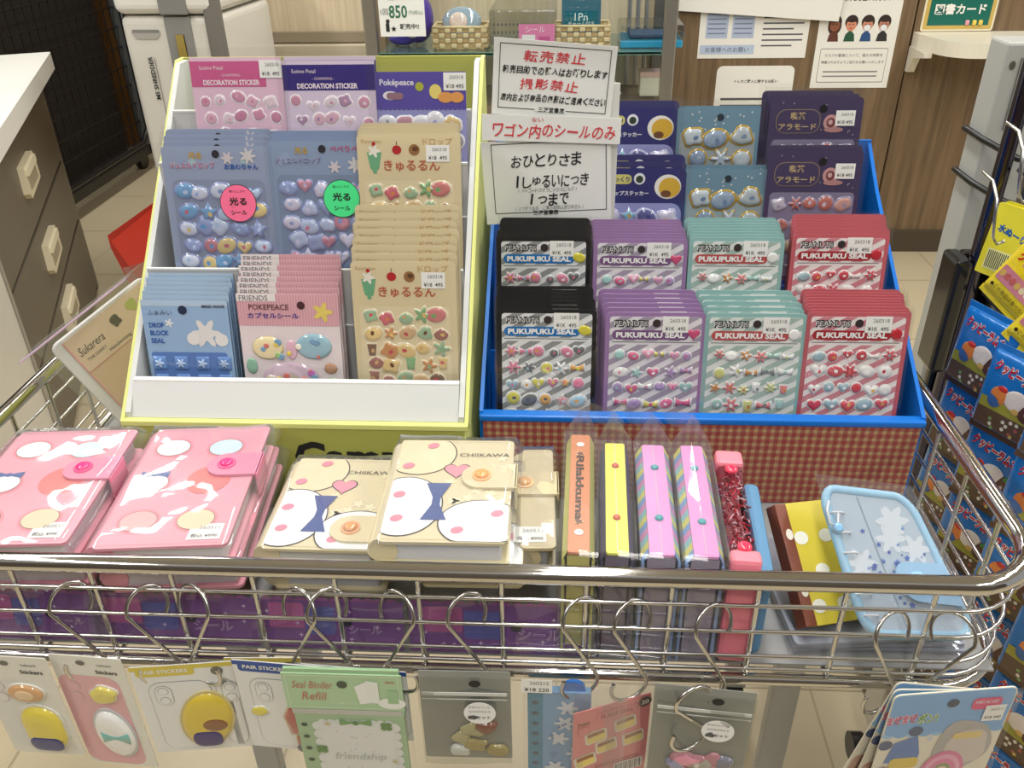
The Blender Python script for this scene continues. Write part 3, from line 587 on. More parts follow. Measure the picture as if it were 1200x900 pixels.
for j in range(3):
    n = (4, 4, 6)[j]
    for i in range(n):
        cx = -x+.012+(.070 if n == 4 else .07)*i/(n-1); cy = h-.068-.020*j; q = .0075 if n == 4 else .0048
        P.dome(rr(cx-q, cy-q, cx+q, cy+q, .002), .0015, .002, (112, 152, 214)); P.dome(flower(cx, cy, q*.75, 5+(i % 2)), .0034, .0012, (178, 200, 232))
card('blue_block', w, h, .0012, S, puff=P)

w, h = .106, .150; x = w/2; S = MB()      # pink capsule stickers
S.slab(rr(-x, 0, x, h), 0, .0012, (238, 226, 228), (206, 160, 170)); S.poly(rr(-x, h-.034, x, h), .0014, (232, 186, 194))
for i in range(36): S.poly(rr(-x+w*i/36, h-.034, -x+w*(i+.45)/36, h), .0016, (222, 164, 176))
S.poly(rr(-x, h-.008, -.012, h), .0018, (240, 236, 234)); S.text('FRIENDS', -.035, h-.0045, (120, 110, 116), w=.03, z=.002)
S.text('POKEPEACE', -.02, h-.014, (96, 56, 60), w=.042, h=.006, bold=.01, z=.002); S.text('カプセルシール', -.016, h-.023, (88, 74, 150), w=.054, h=.006, bold=.03, z=.002); S.poly(ell(.014, h-.012, .0042), .002, (80, 44, 50))
S.poly(flower(.036, h-.019, .011, 5), .0019, (236, 214, 110))
P = MB()
for cx, cy, rx, ry, c in ((-.025, h-.058, .017, .013, (228, 214, 170)), (.024, h-.056, .019, .014, (160, 200, 214)), (-.004, h-.092, .03, .019, (214, 190, 206)), (-.004, h-.092, .026, .0155, (206, 200, 170)), (-.044, h-.078, .006, .009, (150, 196, 170)), (.04, h-.08, .007, .006, (196, 150, 120)), (-.04, h-.108, .007, .007, (214, 180, 130)), (.041, h-.097, .007, .007, (176, 206, 160)), (.041, h-.115, .007, .007, (180, 180, 220)), (0, h-.06, .006, .011, (232, 190, 206))):
    P.dome(ell(cx, cy, rx, ry, 26), .0015, .0026 if rx > .01 else .0016, c)
R = random.Random(4)
for i in range(26):
    cx, cy = R.uniform(-.03, .034), R.choice((h-.058, h-.092, h-.09))+R.uniform(-.01, .01); P.dome(ell(cx, cy, R.uniform(.002, .0045), None, 10), .0040, .0006, R.choice([(222, 200, 90), (206, 120, 110), (120, 160, 190), (150, 190, 120), (236, 228, 214), (190, 120, 190)]))
card('pink_capsule', w, h, .0012, S, puff=P)

def deco(key, head, bg, ink, left):
    w, h = .100, .152; x = w/2; S = MB(); S.slab(rr(-x, 0, x, h), 0, .001, bg, (196, 170, 190)); S.poly(rr(-x, h-.03, x-.018 if left else x-.0, h-.004), .0012, head)
    S.text('Suitive Petal', -x+.010, h-.0105, (240, 226, 234), w=.026, z=.0014, align='l'); S.text('DECORATION STICKER', -.006 if left else -.002, h-.0255, (244, 228, 236), w=.062 if left else .066, h=.0055, bold=.035, z=.0014); S.text('- CHARMING -', -.006, h-.018, (240, 214, 226), w=.024, z=.0014)
    P = MB(); puffs(P, -x+.006, .01, x-.006, h-.034, 5, 6, ink, ['blob', 'round', 'blob', 'heart', 'oval', 'round'], .0068, 7 if left else 8, .0011, .0006, outline=(246, 240, 244), jit=.35)
    card(key, w, h, .001, S, puff=P, price=(x-.012, h-.012, .024, .018, .0016, '260318', '¥18  495', 0) if left else None, film_m=.006)
deco('deco_pink', (206, 96, 146), (232, 196, 216), [(214, 140, 170), (226, 172, 194), (200, 124, 158), (236, 210, 222)], True)
deco('deco_navy', (56, 44, 124), (222, 206, 226), [(210, 140, 168), (222, 174, 192), (172, 130, 170), (230, 214, 226)], False)

w, h = .100, .152; x = w/2; S = MB()      # purple header sheet
S.slab(rr(-x, 0, x, h), 0, .001, (150, 152, 206), (110, 104, 160)); S.poly(rr(-x, h-.037, x, h), .0012, (90, 78, 164))
for i in range(20): S.poly(ell(-x+.0025+.005*i, h-.037, .0025, .002, 10), .0013, (90, 78, 164))
S.text('Poképeace', -x+.007, h-.0115, (236, 232, 242), w=.037, bold=.02, z=.0015, align='l'); S.poly(ell(.0, h-.015, .0046), .0015, (176, 180, 66)); S.poly(ell(-.032, h-.024, .008, .0045), .0014, (236, 232, 240)); S.poly(rr(-.036, h-.028, -.018, h-.021, .003), .0016, (150, 116, 130)); S.poly(ell(.017, h-.020, .0066, .0075), .0015, (232, 214, 120)); S.poly(ell(.028, h-.026, .0085, .0055), .0016, (226, 160, 90)); S.poly(ell(.040, h-.026, .0075, .0055), .0017, (226, 160, 90))
P = MB(); puffs(P, -x+.006, .02, x-.006, h-.043, 5, 5, [(226, 226, 236), (190, 130, 150), (150, 150, 170), (120, 170, 140), (222, 190, 120), (170, 170, 220)], ['blob', 'cloud', 'oval', 'round'], .0088, 12, .0012, .0012, outline=(236, 236, 244))
card('violet_sheet', w, h, .001, S, puff=P, price=(x-.012, h-.010, .024, .018, .0015, '260318', '¥18 495', 0), film_m=.006)

w, h = .104, .155; x = w/2; S = MB()      # navy drop stickers
NAVY = (44, 46, 110); S.slab(rr(-x, 0, x, h, .007), 0, .0014, NAVY, (40, 34, 84)); S.poly(rr(-x+.004, .004, x-.004, h-.04, .012), .0017, (150, 154, 206))
S.poly(rr(-.040, h-.018, -.011, h-.007, .005), .0017, (206, 200, 120)); S.text('ぷっくり', -.0255, h-.0125, NAVY, w=.024, bold=.03, z=.002); S.text('ドロップステッカー', -.016, h-.0285, (226, 228, 240), w=.05, h=.0056, bold=.03, z=.0018); S.poly(ell(-.002, h-.012, .0066), .0017, (230, 232, 240)); S.poly(ell(-.002, h-.0125, .0042), .0019, (50, 66, 50)); S.poly(ell(.031, h-.021, .0155, .014), .0017, (236, 234, 228)); S.poly(ell(.033, h-.022, .0125, .0115), .0019, (214, 172, 62)); S.poly(ell(.029, h-.029, .006, .004), .0021, (110, 70, 44))
P = MB(); puffs(P, -x+.009, .008, x-.009, h-.044, 4, 4, [(214, 176, 70), (60, 66, 130), (196, 160, 80), (150, 110, 90), (110, 180, 206), (200, 196, 220)], ['blob', 'oval', 'round', 'star', 'oval'], .010, 17, .0017, .0026, outline=(186, 188, 220))
card('navy_drop', w, h, .0014, S, puff=P, film_m=.005)

w, h = .096, .152; x = w/2; S = MB()      # silver blue foil stickers with gold outlines
S.slab(rr(-x, 0, x, h, .002), 0, .0012, (126, 166, 190), (110, 150, 176)); S.poly(rr(-x+.004, .004, x-.004, h-.028, .003), .0014, (178, 190, 196)); S.poly(ell(.002, h-.011, .0042), .0016, (44, 60, 76))
for i in range(14):
    R = random.Random(i); S.poly(ell(R.uniform(-x+.006, x-.006), R.uniform(h-.028, h-.004), .0012, None, 8), .0016, (226, 232, 236))
P = MB(); puffs(P, -x+.006, .006, x-.006, h-.022, 3, 5, [(120, 140, 166), (150, 164, 180), (100, 120, 150), (170, 182, 190)], ['blob', 'cloud', 'oval', 'round'], .0115, 19, .0014, .003, outline=(176, 146, 60))
card('silver_blue', w, h, .0012, S, HOLO, puff=P, film_m=.005)

w, h = .106, .150; x = w/2; S = MB()      # dark violet cafe stickers
S.slab(rr(-x, 0, x, h, .005), 0, .0014, (66, 56, 92), (46, 36, 74)); S.poly(rr(-x+.005, .005, x-.005, h-.047, .005), .0017, (128, 122, 150))
S.poly(rr(-x+.008, h-.040, .006, h-.013, .011), .0017, (146, 128, 96)); S.poly(rr(-x+.0088, h-.0392, .0052, h-.0138, .0102), .0019, (66, 56, 92)); S.text('喫茶', -.020, h-.0205, (196, 172, 124), w=.017, bold=.02, z=.0021); S.text('アラモード', -.020, h-.0325, (196, 172, 124), w=.043, h=.0068, bold=.02, z=.0021)
S.poly(ell(.008, h-.0125, .0046), .0019, (18, 16, 26)); S.poly(ell(.018, h-.028, .0085, .009), .0019, (196, 150, 150)); S.poly(ell(.018, h-.028, .005, .0055), .0021, (120, 60, 66)); S.poly(ell(.0175, h-.0275, .0025, .0028), .0022, (206, 170, 166)); S.poly(ell(.022, h-.036, .011, .003), .002, (176, 130, 130))
for i in range(16):
    R = random.Random(i+50); S.poly(star(R.uniform(-x+.006, x-.006), R.uniform(h-.044, h-.004), .0012, 4, .3), .0018, (190, 180, 170))
P = MB(); puffs(P, -x+.008, .008, x-.008, h-.049, 5, 4, [(196, 140, 130), (206, 176, 140), (150, 146, 170), (176, 90, 80), (186, 180, 196)], ['cup', 'bowl', 'cloud', 'round', 'blob'], .0085, 29, .0017, .002, outline=(150, 146, 172))
card('violet_cafe', w, h, .0014, S, puff=P, price=(.034, h-.023, .022, .017, .002, '260318', '¥18 495', -.08), film_m=.005)

HT = dict(puku=.150, tan=.156, holo=.158, blue=.150, pink=.150, deco=.152, violet_s=.152, navy=.155, silver=.152, violet_c=.150)
PH = lambda k: next(v for q, v in HT.items() if k.startswith(q))
def stack(key, n, f, rr_, lean, desc, where, group, jx=.0015, seed=1, yaw=0):
    """n cards from the front top-centre f=(px,py,Y) to the rearmost rr_=(px,py,Y)"""
    R = random.Random(seed); a = math.radians(lean); h = PH(key)
    F, B = at(*f), at(*rr_)
    for k in range(n):
        t = k/(n-1) if n > 1 else 0; T = F.lerp(B, t)
        base = T-Vector((0, math.sin(a), math.cos(a)))*h
        j = 0 if k == 0 else R.uniform(-jx, jx)
        lab = f'{desc}, {ORD[k]} {where}' if n > 1 else f'{desc} {where}'
        o = thing('sticker_card', lab, 'sticker card', (base.x+j, base.y, base.z), (pi/2-a, 0, yaw+R.uniform(-.012, .012)*(k > 0)), group)
        for nm, me in PROTO[key]: link(nm, me, o)
        if k == 0: print('STACK', where, 'base Y %.3f z %.3f' % (base.y, base.z), 'rear', '%.3f' % (B.y-math.sin(a)*h), '%.3f' % (B.z-math.cos(a)*h))
g1 = 'sticker cards in the green display box'
stack('deco_pink', 1, (275, 67, .944), (275, 67, .944), 11, 'bagged pink sticker sheet', 'at the back left of the green box', g1)
stack('deco_navy', 2, (384, 71, .945), (385, 66, .953), 11, 'navy-header lilac sticker sheet', 'at the back middle of the green box', g1)
stack('violet_sheet', 1, (491, 84, .944), (491, 84, .944), 11, 'violet sticker sheet with scalloped header', 'at the back right of the green box', g1)
stack('holo_pink', 4, (252, 171, .868), (256, 151, .908), 12, 'pink-tagged iridescent sticker card', 'in the middle-tier left pile of the green box', g1)
stack('holo_green', 4, (377, 165, .869), (378, 153, .909), 12, 'green-tagged iridescent sticker card', 'in the middle-tier centre pile of the green box', g1)
stack('tan', 5, (478, 157, .867), (479, 144, .908), 12, 'tan food sticker card', 'in the middle-tier pile of the green box', g1)
stack('blue_block', 7, (215, 352, .785), (224, 320, .822), 11, 'pale blue block sticker card', 'in the front left pile of the green box', g1)
stack('pink_capsule', 8, (336, 344, .785), (342, 298, .825), 11, 'pink-header capsule sticker card', 'in the front middle pile of the green box', g1)
stack('tan', 8, (472, 306, .785), (478, 240, .827), 11, 'tan food sticker card', 'in the front right pile of the green box', g1)
g2 = 'sticker cards in the blue display box'
stack('navy_drop', 3, (752, 197, .985), (752, 181, 1.008), 10, 'navy drop sticker card', 'in the lower navy pile of the blue box', g2)
stack('navy_drop', 3, (744, 128, 1.035), (746, 118, 1.058), 10, 'navy drop sticker card', 'in the rearmost navy pile of the blue box', g2)
stack('silver_blue', 2, (852, 198, .985), (852, 193, .995), 10, 'gold-edged silver blue sticker card', 'in the lower silver pile of the blue box', g2)
stack('silver_blue', 2, (843, 126, 1.035), (843, 124, 1.045), 10, 'gold-edged silver blue sticker card', 'in the rearmost silver pile of the blue box', g2)
stack('violet_cafe', 2, (957, 176, .985), (955, 170, .995), 10, 'dark violet dessert sticker card', 'in the lower violet pile of the blue box', g2)
stack('violet_cafe', 3, (958, 114, 1.035), (948, 106, 1.058), 10, 'dark violet dessert sticker card', 'in the rearmost violet pile of the blue box', g2)
for key, colr, fx, fy, bx, by, n1, n2 in (('puku_black', 'black', 641, 362, 637, 278, 7, 8), ('puku_purple', 'purple', 769, 366, 751, 280, 6, 8), ('puku_mint', 'mint', 887, 367, 864, 278, 5, 8), ('puku_red', 'red', 1007, 366, 986, 274, 9, 8)):
    dx = {'puku_black': -3, 'puku_purple': -12, 'puku_mint': -14, 'puku_red': -9}[key]
    stack(key, n1, (fx, fy, .790), (fx+dx, fy-27, .832), 11, f'{colr}-bordered sticker card', f'in the front-row pile of the blue box', g2, seed=len(key))
    stack(key, n2, (bx, by, .884), (bx+(dx+6)*.8, by-23, .926), 11, f'{colr}-bordered sticker card', f'in the second-row pile of the blue box', g2, seed=len(key)+5)

# ---------------------------------------------------------------- handwritten signs
RED = (214, 62, 72)
sy = .942; sl = math.radians(6)
def sign_at(name, pts, fn, label, part_of=None, y=sy, curl=0):
    P = [at(p[0], p[1], y) for p in pts]                # BL, BR, TR, TL
    w = ((P[1]-P[0]).length+(P[2]-P[3]).length)/2; h = ((P[3]-P[0]).length+(P[2]-P[1]).length)/2
    S = MB(); n = 16
    for j in range(n): S.slab(rr(0, h*j/n, w, h*(j+1)/n), 0, .0006, (238, 239, 236))
    fn(S, w, h)
    if curl: S.v = [(p[0], p[1]-curl*max(0, p[1]/h-.55)*p[0]/w, p[2]+.014*(max(0, p[1]/h-.5)**2)) for p in S.v]
    rz = math.atan2((P[1]-P[0]).z, (P[1]-P[0]).x)
    o = S.build(name, PAPER, None, label, 'sign'); o.matrix_world = Matrix.Translation(P[0]) @ Matrix.Rotation(-rz, 4, 'Y') @ Matrix.Rotation(pi/2, 4, 'X'); return o
def frame(S, x0, y0, x1, y1, t, z=.001):
    for a in (rr(x0, y0, x1, y0+t), rr(x0, y1-t, x1, y1), rr(x0, y0, x0+t, y1), rr(x1-t, y0, x1, y1)): S.poly(a, z, K)
def f_up(S, w, h):
    frame(S, w*.05, h*.09, w*.955, h*.94, .0008)
    S.poly(rr(w*.36, h*.07, w*.62, h*.13), .0011, (238, 239, 236)); S.text('三洋堂書店', w*.5, h*.1, K, w=w*.22, bold=.02, z=.0013)
    S.hand('転売禁止', w*.5, h*.79, w*.52, h*.16, RED, .0012, .012, 3); S.hand('転売目的での購入はお断りします', w*.51, h*.605, w*.87, h*.105, K, .0012, .022, 5)
    S.hand('撮影禁止', w*.47, h*.43, w*.5, h*.15, RED, .0012, .012, 7); S.hand('店内および商品の撮影はご遠慮ください', w*.51, h*.245, w*.88, h*.1, K, .0012, .024, 9)
    return
def f_strip(S, w, h): S.hand('ワゴン内のシールのみ', w*.52, h*.42, w*.9, h*.52, RED, .0012, .012, 11); S.hand('ない', w*.40, h*.84, w*.09, h*.15, RED, .0012, .01, 2)
def f_low(S, w, h):
    frame(S, w*.075, h*.13, w*.965, h*.97, .0008)
    S.hand('おひとりさま', w*.5, h*.76, w*.56, h*.15, K, .0012, .012, 4); S.hand('1しゅるいにつき', w*.53, h*.51, w*.6, h*.145, K, .0012, .012, 6); S.hand('1つまで', w*.5, h*.29, w*.34, h*.15, K, .0012, .016, 8)
    S.hand('(バーコードのすうじがおなじもの)', w*.5, h*.405, w*.48, h*.05, (130, 130, 130), .0012, .0, 10); S.hand('(1つずつなら ご購入制限はありません)', w*.51, h*.185, w*.56, h*.05, (110, 110, 110), .0012, .0, 12)
    S.text('三洋堂書店', w*.48, h*.13, K, w=w*.2, bold=.02, z=.0014)
sign_at('handwritten_sign', [(576, 133), (716, 142), (722, 56), (579, 38)], f_up, 'upper handwritten white sign with two large red headings in a black frame', curl=.004)
sign_at('handwritten_sign', [(571, 263), (719, 257), (723, 166), (573, 160)], f_low, 'lower handwritten white sign with large black hiragana in a black frame', y=sy-.002)
sign_at('handwritten_strip', [(565, 164), (727, 169), (729, 139), (566, 133)], f_strip, 'white paper strip with red handwriting across the two framed signs', y=sy-.005)
pb = at(600, 262, sy+.004); pt = at(600, 45, sy+.004)
t = thing('sign_backing', 'white card backing that carries the handwritten signs', 'sign backing', (0, sy+.0008, 0))
S = MB(); S.box((-.06, .0005, .885), (.06, .0025, 1.06), (222, 222, 216)); S.build('backing_card', MATT, t)
S = MB(); S.box((-.03, .001, .666), (.02, .0025, .885), (222, 222, 216)); S.build('support_tongue', MATT, t)
# ---------------------------------------------------------------- binders lying in the cart
def lay(BL, BR, FR, FL, z):
    a, b, c, d = [atz(*p, z) for p in (BL, BR, FR, FL)]
    ctr = (a+b+c+d)/4; ux = (b-a)+(c-d); uy = (a-d)+(b-c)
    rz = (math.atan2(ux.y, ux.x)+math.atan2(-uy.x, uy.y))/2
    return ctr, rz, ux.length/2, uy.length/2
def bag_over(w, d, zt, ov, drop, seed=1, amp=.0012, peak=0):
    """clear bag lying over a flat thing: grid that drapes past the edges"""
    R = random.Random(seed); ph = [R.uniform(0, 6) for _ in range(6)]; v = []; n = 18
    for j in range(n+1):
        for i in range(n+1):
            x = (-.5+i/n)*(w+2*ov); y = max((-.5+j/n)*(d+2*ov), -d/2-.0025); ex = max(0, abs(x)-w/2-.001)/ov; ey = max(0, abs(y)-d/2-.001)/ov
            z = zt+.0022-drop*min(1, max(ex, ey)**1.2)+amp*(math.sin(40*x+25*y+ph[0])+.8*math.sin(70*y-30*x+ph[1])+.5*math.sin(110*x+90*y+ph[2]))*(1 if max(ex, ey) == 0 else 1.6)
            v.append((x, y, z))
    m = MB(); m.add(v, [[j*(n+1)+i, j*(n+1)+i+1, (j+1)*(n+1)+i+1, (j+1)*(n+1)+i] for j in range(n) for i in range(n)], (255, 255, 255), True); return m
def binder(ctr, rz, w, d, t, col, page, deco, strap, label, group, zt=None, price=True, ov=.008, tilt=0, bag=True, seed=1):
    d -= .006; o = thing('ring_binder', label, 'binder', (ctr.x, ctr.y+.004, (zt if zt else ctr.z)-t), (tilt, 0, rz), group)
    x, y = w/2, d/2; dk = tuple(int(c*.93) for c in col)
    S = MB(); S.slab(rr(-x, -y, x, y, .005), 0, .003, col, dk); S.build('back_cover', VINYL, o)
    S = MB(); S.slab(rr(-x+.006, -y+.005, x-.006, y-.005, .003), .0032, t-.0034, page); S.build('page_block', PAPER, o)
    S = MB(); S.slab(rr(-x, -y, x, y, .005), t-.003, t, col, dk)
    for a in (rr(-x+.003, -y+.003, x-.003, -y+.0036), rr(-x+.003, y-.0036, x-.003, y-.003)): S.poly(a, t+.0002, dk)
    deco(S, x, y, t); S.build('front_cover', VINYL, o)
    S = MB(); S.tube([(-x+.003, -y+.004, t/2), (-x+.003, y-.004, t/2)], t*.49, col, 14); S.build('spine', VINYL, o)
    if strap:
        sc_, bc, yy = strap; S = MB(); S.slab([(x+.004, yy-.017), (x+.004, yy+.017)]+[(x-.028-.017*math.sin(a), yy+.017*math.cos(a)) for a in [pi*i/10 for i in range(11)]], t+.0006, t+.003, sc_); S.box((x+.002, yy-.017, .004), (x+.0045, yy+.017, t+.003), sc_, .0008); st = S.build('closing_strap', VINYL, o)
        B = MB(); B.slab(ell(x-.027, yy, .0085, n=28), t+.003, t+.0042, tuple(min(255, c+30) for c in bc)); B.dome(ell(x-.027, yy, .0062, n=24), t+.0042, .0028, bc); B.build('snap_button', PUFF, st)
    if price: tag_label(x-.022, -y+.017, .028, .020, t+.0004, '260511', '税込 ¥990').build('price_label', PAPER, o)
    if bag: bag_over(w, d, t+(.003 if strap else 0), ov, t*.7, seed).build('clear_bag', BAGF, o)
    return o
PINK, LPINK = (226, 158, 172), (226, 140, 168)
def d_pink(seed):
    def f(S, x, y, t):
        z = t+.0003; R = random.Random(seed)
        for cx, cy, c in ((-.55, .62, (240, 240, 238)), (.36, .60, (206, 226, 234)), (-.62, -.02, (240, 240, 240)), (-.5, -.62, (230, 176, 176)), (.38, -.62, (222, 206, 172))):
            S.poly(ell(cx*x, cy*y, .0185, .016, 26), z, (232, 140, 150)); S.poly(ell(cx*x, cy*y, .0162, .0138, 26), z+.0002, (120, 84, 84)); S.poly(ell(cx*x, cy*y, .0156, .0132, 26), z+.0003, c)
        S.poly(bow(-.62*x, -.02*y+.0135, .026, .010), z+.0005, (62, 92, 152)); S.poly(ell(-.62*x, -.02*y+.0135, .003), z+.0006, (62, 92, 152))
        S.poly(ell(.30*x, .02*y, .02, .021, 28), z+.0001, (224, 120, 116))
    return f
CREAM = (218, 206, 170)
def d_cream(S, x, y, t):
    z = t+.0003; zc = [z]; R = random.Random(4); ink = (52, 44, 40)
    def ring(cx, cy, a, b, c, wd=.0011, rot=0):
        cut = lambda P: [(min(max(px_, -x+.001), x-.001), min(max(py_, -y+.001), y-.001)) for px_, py_ in P]
        S.poly(cut(ell(cx, cy, a, b, 36, rot)), zc[0], ink); S.poly(cut(ell(cx, cy, a-wd, b-wd, 36, rot)), zc[0]+.00006, c); zc[0] += .00012
    ring(-.62*x, .68*y, .034, .032, (230, 216, 180)); S.poly(heart(.06*x, .34*y, .0125), zc[0], ink); S.poly(heart(.06*x, .34*y, .0114), zc[0]+.00006, (222, 150, 166)); zc[0] += .00012
    ring(-.72*x, -.36*y, .034, .040, (234, 236, 236)); ring(.55*x, -.66*y, .036, .030, (232, 234, 234))
    S.poly([(-.20*x+p[1], -.28*y+p[0]) for p in bow(0, 0, .050, .022)], z+.0007, (66, 88, 146))
    for cx, cy in ((-.78, .42), (-.42, .86), (-.82, -.16), (-.78, -.6), (.2, -.8), (.8, -.5)): S.poly(ell(cx*x, cy*y, .0055, .0042, 14, .4), z+.0007, (226, 140, 160))
    S.text('CHIIKAWA', .50*x, .66*y, ink, w=.046, h=.0052, z=z+.0007)
    for i in range(7): S.poly(flower(R.uniform(-.1, .9)*x, R.uniform(-.4, .85)*y, .006, 5), z+.0001, (232, 224, 190))
gb = 'ring binders lying at the front left of the cart'
c, rz, w, d = lay((18, 503), (152, 509), (78, 646), (-75, 643), .778)
binder(c, rz, w, d, .026, PINK, (214, 214, 216), d_pink(1), (LPINK, (230, 60, 130), .1*d), 'pink ring binder with round motifs and pink strap, leftmost on top in the cart', gb, seed=3)
for k in (1,): binder(c+Vector((.006, .004, -.027*k)), rz, w, d, .025, PINK, (206, 206, 210), d_pink(1), None, ('pink ring binder hidden beneath the leftmost pink binder, second layer', 'pink ring binder at the bottom of the leftmost pink stack')[k-1], gb, price=False, bag=k == 1, seed=5)
c, rz, w, d = lay((172, 502), (315, 503), (262, 648), (122, 646), .778)
binder(c, rz, w, d, .026, PINK, (214, 214, 216), d_pink(2), (LPINK, (230, 60, 130), .12*d), 'pink ring binder with round motifs and pink strap, second from left on top', gb, seed=8)
for k in (1,): binder(c+Vector((.004, .003, -.027*k)), rz, w, d, .025, PINK, (206, 206, 210), d_pink(2), None, ('pink ring binder hidden beneath the second pink binder, second layer', 'pink ring binder at the bottom of the second pink stack')[k-1], gb, price=False, bag=k == 1, seed=9)
c, rz, w, d = lay((345, 533), (470, 545), (438, 652), (312, 650), .762)
binder(c, rz, w, d, .024, CREAM, (206, 206, 206), d_cream, (CREAM, (206, 150, 110), -.04), 'cream ring binder partly under its neighbour, beside the second pink binder', gb, price=False, seed=12)
binder(c+Vector((.004, .002, -.026)), rz, w, d, .024, CREAM, (196, 198, 204), d_cream, None, 'cream ring binder below the partly covered cream binder', gb, price=False, bag=True, seed=13)
c, rz, w, d = lay((477, 520), (607, 514), (590, 643), (432, 642), .79)
binder(c, rz, w, d, .026, CREAM, (206, 208, 214), d_cream, (CREAM, (226, 160, 104), .09*d), 'cream ring binder with white price label and strap, on top in the middle', gb, seed=16)
binder(c+Vector((.022, .004, -.0275)), rz, w*.8, d, .025, CREAM, (190, 194, 204), d_cream, None, 'cream ring binder below the top middle cream binder', gb, price=False, seed=17)
c, rz, w, d = lay((616, 530), (654, 526), (644, 650), (604, 648), .765)
binder(c, rz, w, d, .030, (206, 192, 156), (150, 152, 160), lambda S, x, y, t: None, ((206, 192, 156), (200, 160, 120), .1*d), 'narrow cream ring binder in crumpled clear bag right of the top cream binder', gb, price=True, seed=19)
# purple headed packs that show through the front wires
PUR = (118, 58, 140)
def pack(px0, py0, px1, py1, seed, label):
    a, b_ = at(px0, py0, .522), at(px1, py1, .522); w = (b_-a).length; S = MB(); h = .048
    S.slab(rr(0, 0, w, h), 0, .0012, PUR)
    for i in range(int(w/.01)): S.poly(ell(.005+.01*i, h, .005, .0035, 10), .001, (150, 70, 140))
    S.poly(rr(w*.05, h*.42, w*.30, h*.95, .003), .0016, (180, 84, 148)); S.poly(rr(w*.31, h*.30, w*.52, h*.88, .003), .0018, (84, 86, 166)); frame_c = (206, 180, 214)
    S.text('シール', w*.73, h*.42, frame_c, w=w*.24, z=.0018, bold=.03); S.text('シール', w*.73, h*.42, PUR, w=w*.235, z=.002, bold=-.012)
    R = random.Random(seed)
    for i in range(9): S.poly(star(R.uniform(.03, .97)*w, R.uniform(.1, .9)*h, .0026, 4, .3), .0024, (216, 190, 220))
    S.poly(ell(w*.6, h*.55, .005, .003), .0024, (24, 14, 30))
    o = thing('header_pack', label, 'sticker pack', (a.x, .5205, .6655), (pi/2-.22, 0, 0), 'purple headed packs behind the front wires')
    S.build('header_card', GLOSS, o)
    film(-.004, -.001, w+.004, h+.006, .004, .0012, seed=seed).build('clear_bag', BAGF, o)
    return o
pack(-45, 690, 106, 692, 1, 'purple headed pack behind the front wires at far left')
pack(100, 703, 295, 707, 2, 'purple headed pack below the second pink binder, behind the wires')
pack(302, 712, 470, 716, 3, 'purple headed pack below the partly covered cream binder')
pack(476, 708, 690, 722, 4, 'purple headed pack below the middle cream binder, rightmost of the purple ones')

# ---------------------------------------------------------------- notebooks standing spine-up
def spine_book(BL, BR, FR, FL, zt, spine, side, deco, pages, label, seed, strips=None):
    c, rz, w, d = lay(BL, BR, FR, FL, zt); H = zt-.664; c.y += .006; d -= .012
    o = thing('spine_up_notebook', label, 'notebook', (c.x, c.y, .664), (0, 0, rz), 'notebooks standing spine-up in the cart')
    x, y = w/2, d/2
    for s in (-1, 1):
        S = MB(); S.box((s*x-.0012, -y, 0), (s*x+.0012, y, H-.0105), side, .0008)
        if strips:
            for i in range(16): S.box((s*(x+.0013)-.0002, -y+d*i/16, .0), (s*(x+.0013)+.0002, -y+d*(i+1)/16, H-.012), strips[i % len(strips)])
        S.build('cover', VINYL, o)
    S = MB(); S.box((-x+.003, -y+.002, .002), (x-.003, y-.004, H-.006), pages); S.build('page_block', PAPER, o)
    if strips:
        for s in (-1, 1):
            S = MB(); nn = 18
            for i in range(nn):
                y0, y1 = -y+d*i/nn, -y+d*(i+1)/nn; S.add([(s*(x+.0016), y0, H-.012), (s*(x+.0016), y1, H-.012), (s*(x-.004), y1, H-.001), (s*(x-.004), y0, H-.001)], [[0, 1, 2, 3]], strips[i % len(strips)])
            S.build('striped_shoulder', VINYL, o)
    else:
        for s in (-1, 1): MB().add([(s*(x+.0012), -y, H-.011), (s*(x+.0012), y, H-.011), (s*(x-.003), y, H-.0008), (s*(x-.003), -y, H-.0008)], [[0, 1, 2, 3]], side).build('cover_shoulder', VINYL, o)
    x2 = x-(.0042 if strips else .0032); S = MB(); S.slab(rr(-x2, -y-.001, x2, y, .002), H-.0025, H, spine); deco(S, x2, y, H+.0003); S.build('spine_cover', VINYL, o)
    # bag: tent with a peak behind
    B = MB(); e = .004; R = random.Random(seed); L = lambda *p: p
    v = [(-x-e, -y-.0015, .0), (x+e, -y-.0015, .0), (x+e, -y-.0015, H+.001), (-x-e, -y-.0015, H+.001), (-x-e, y+e, H+.001), (x+e, y+e, H+.001), (R.uniform(-.004, .004), y+.012, H+.028), (-x-e, y+e, 0), (x+e, y+e, 0), (0, -y-.002, H+.004), (0, y, H+.005)]
    B.add(v, [[0, 1, 2, 9, 3], [3, 9, 10, 4], [9, 2, 5, 10], [0, 3, 4, 7], [1, 8, 5, 2], [4, 10, 6], [10, 5, 6], [4, 6, 7], [5, 8, 6]], (255, 255, 255)); B.build('clear_bag', BAGF, o)
    fl = MB(); q = (y+.012, H+.028); fl.add([(0, q[0], q[1]), (-x*1.6-.012, q[0]+.002, q[1]+.012), (-x*1.6, q[0]+.001, q[1]-.012), (0, q[0], q[1]-.022), (x*.9, q[0], q[1]-.015)], [[0, 1, 2, 3], [0, 3, 4]], (255, 255, 255)); fl.build('bag_flap', BAGF, o)
    return o
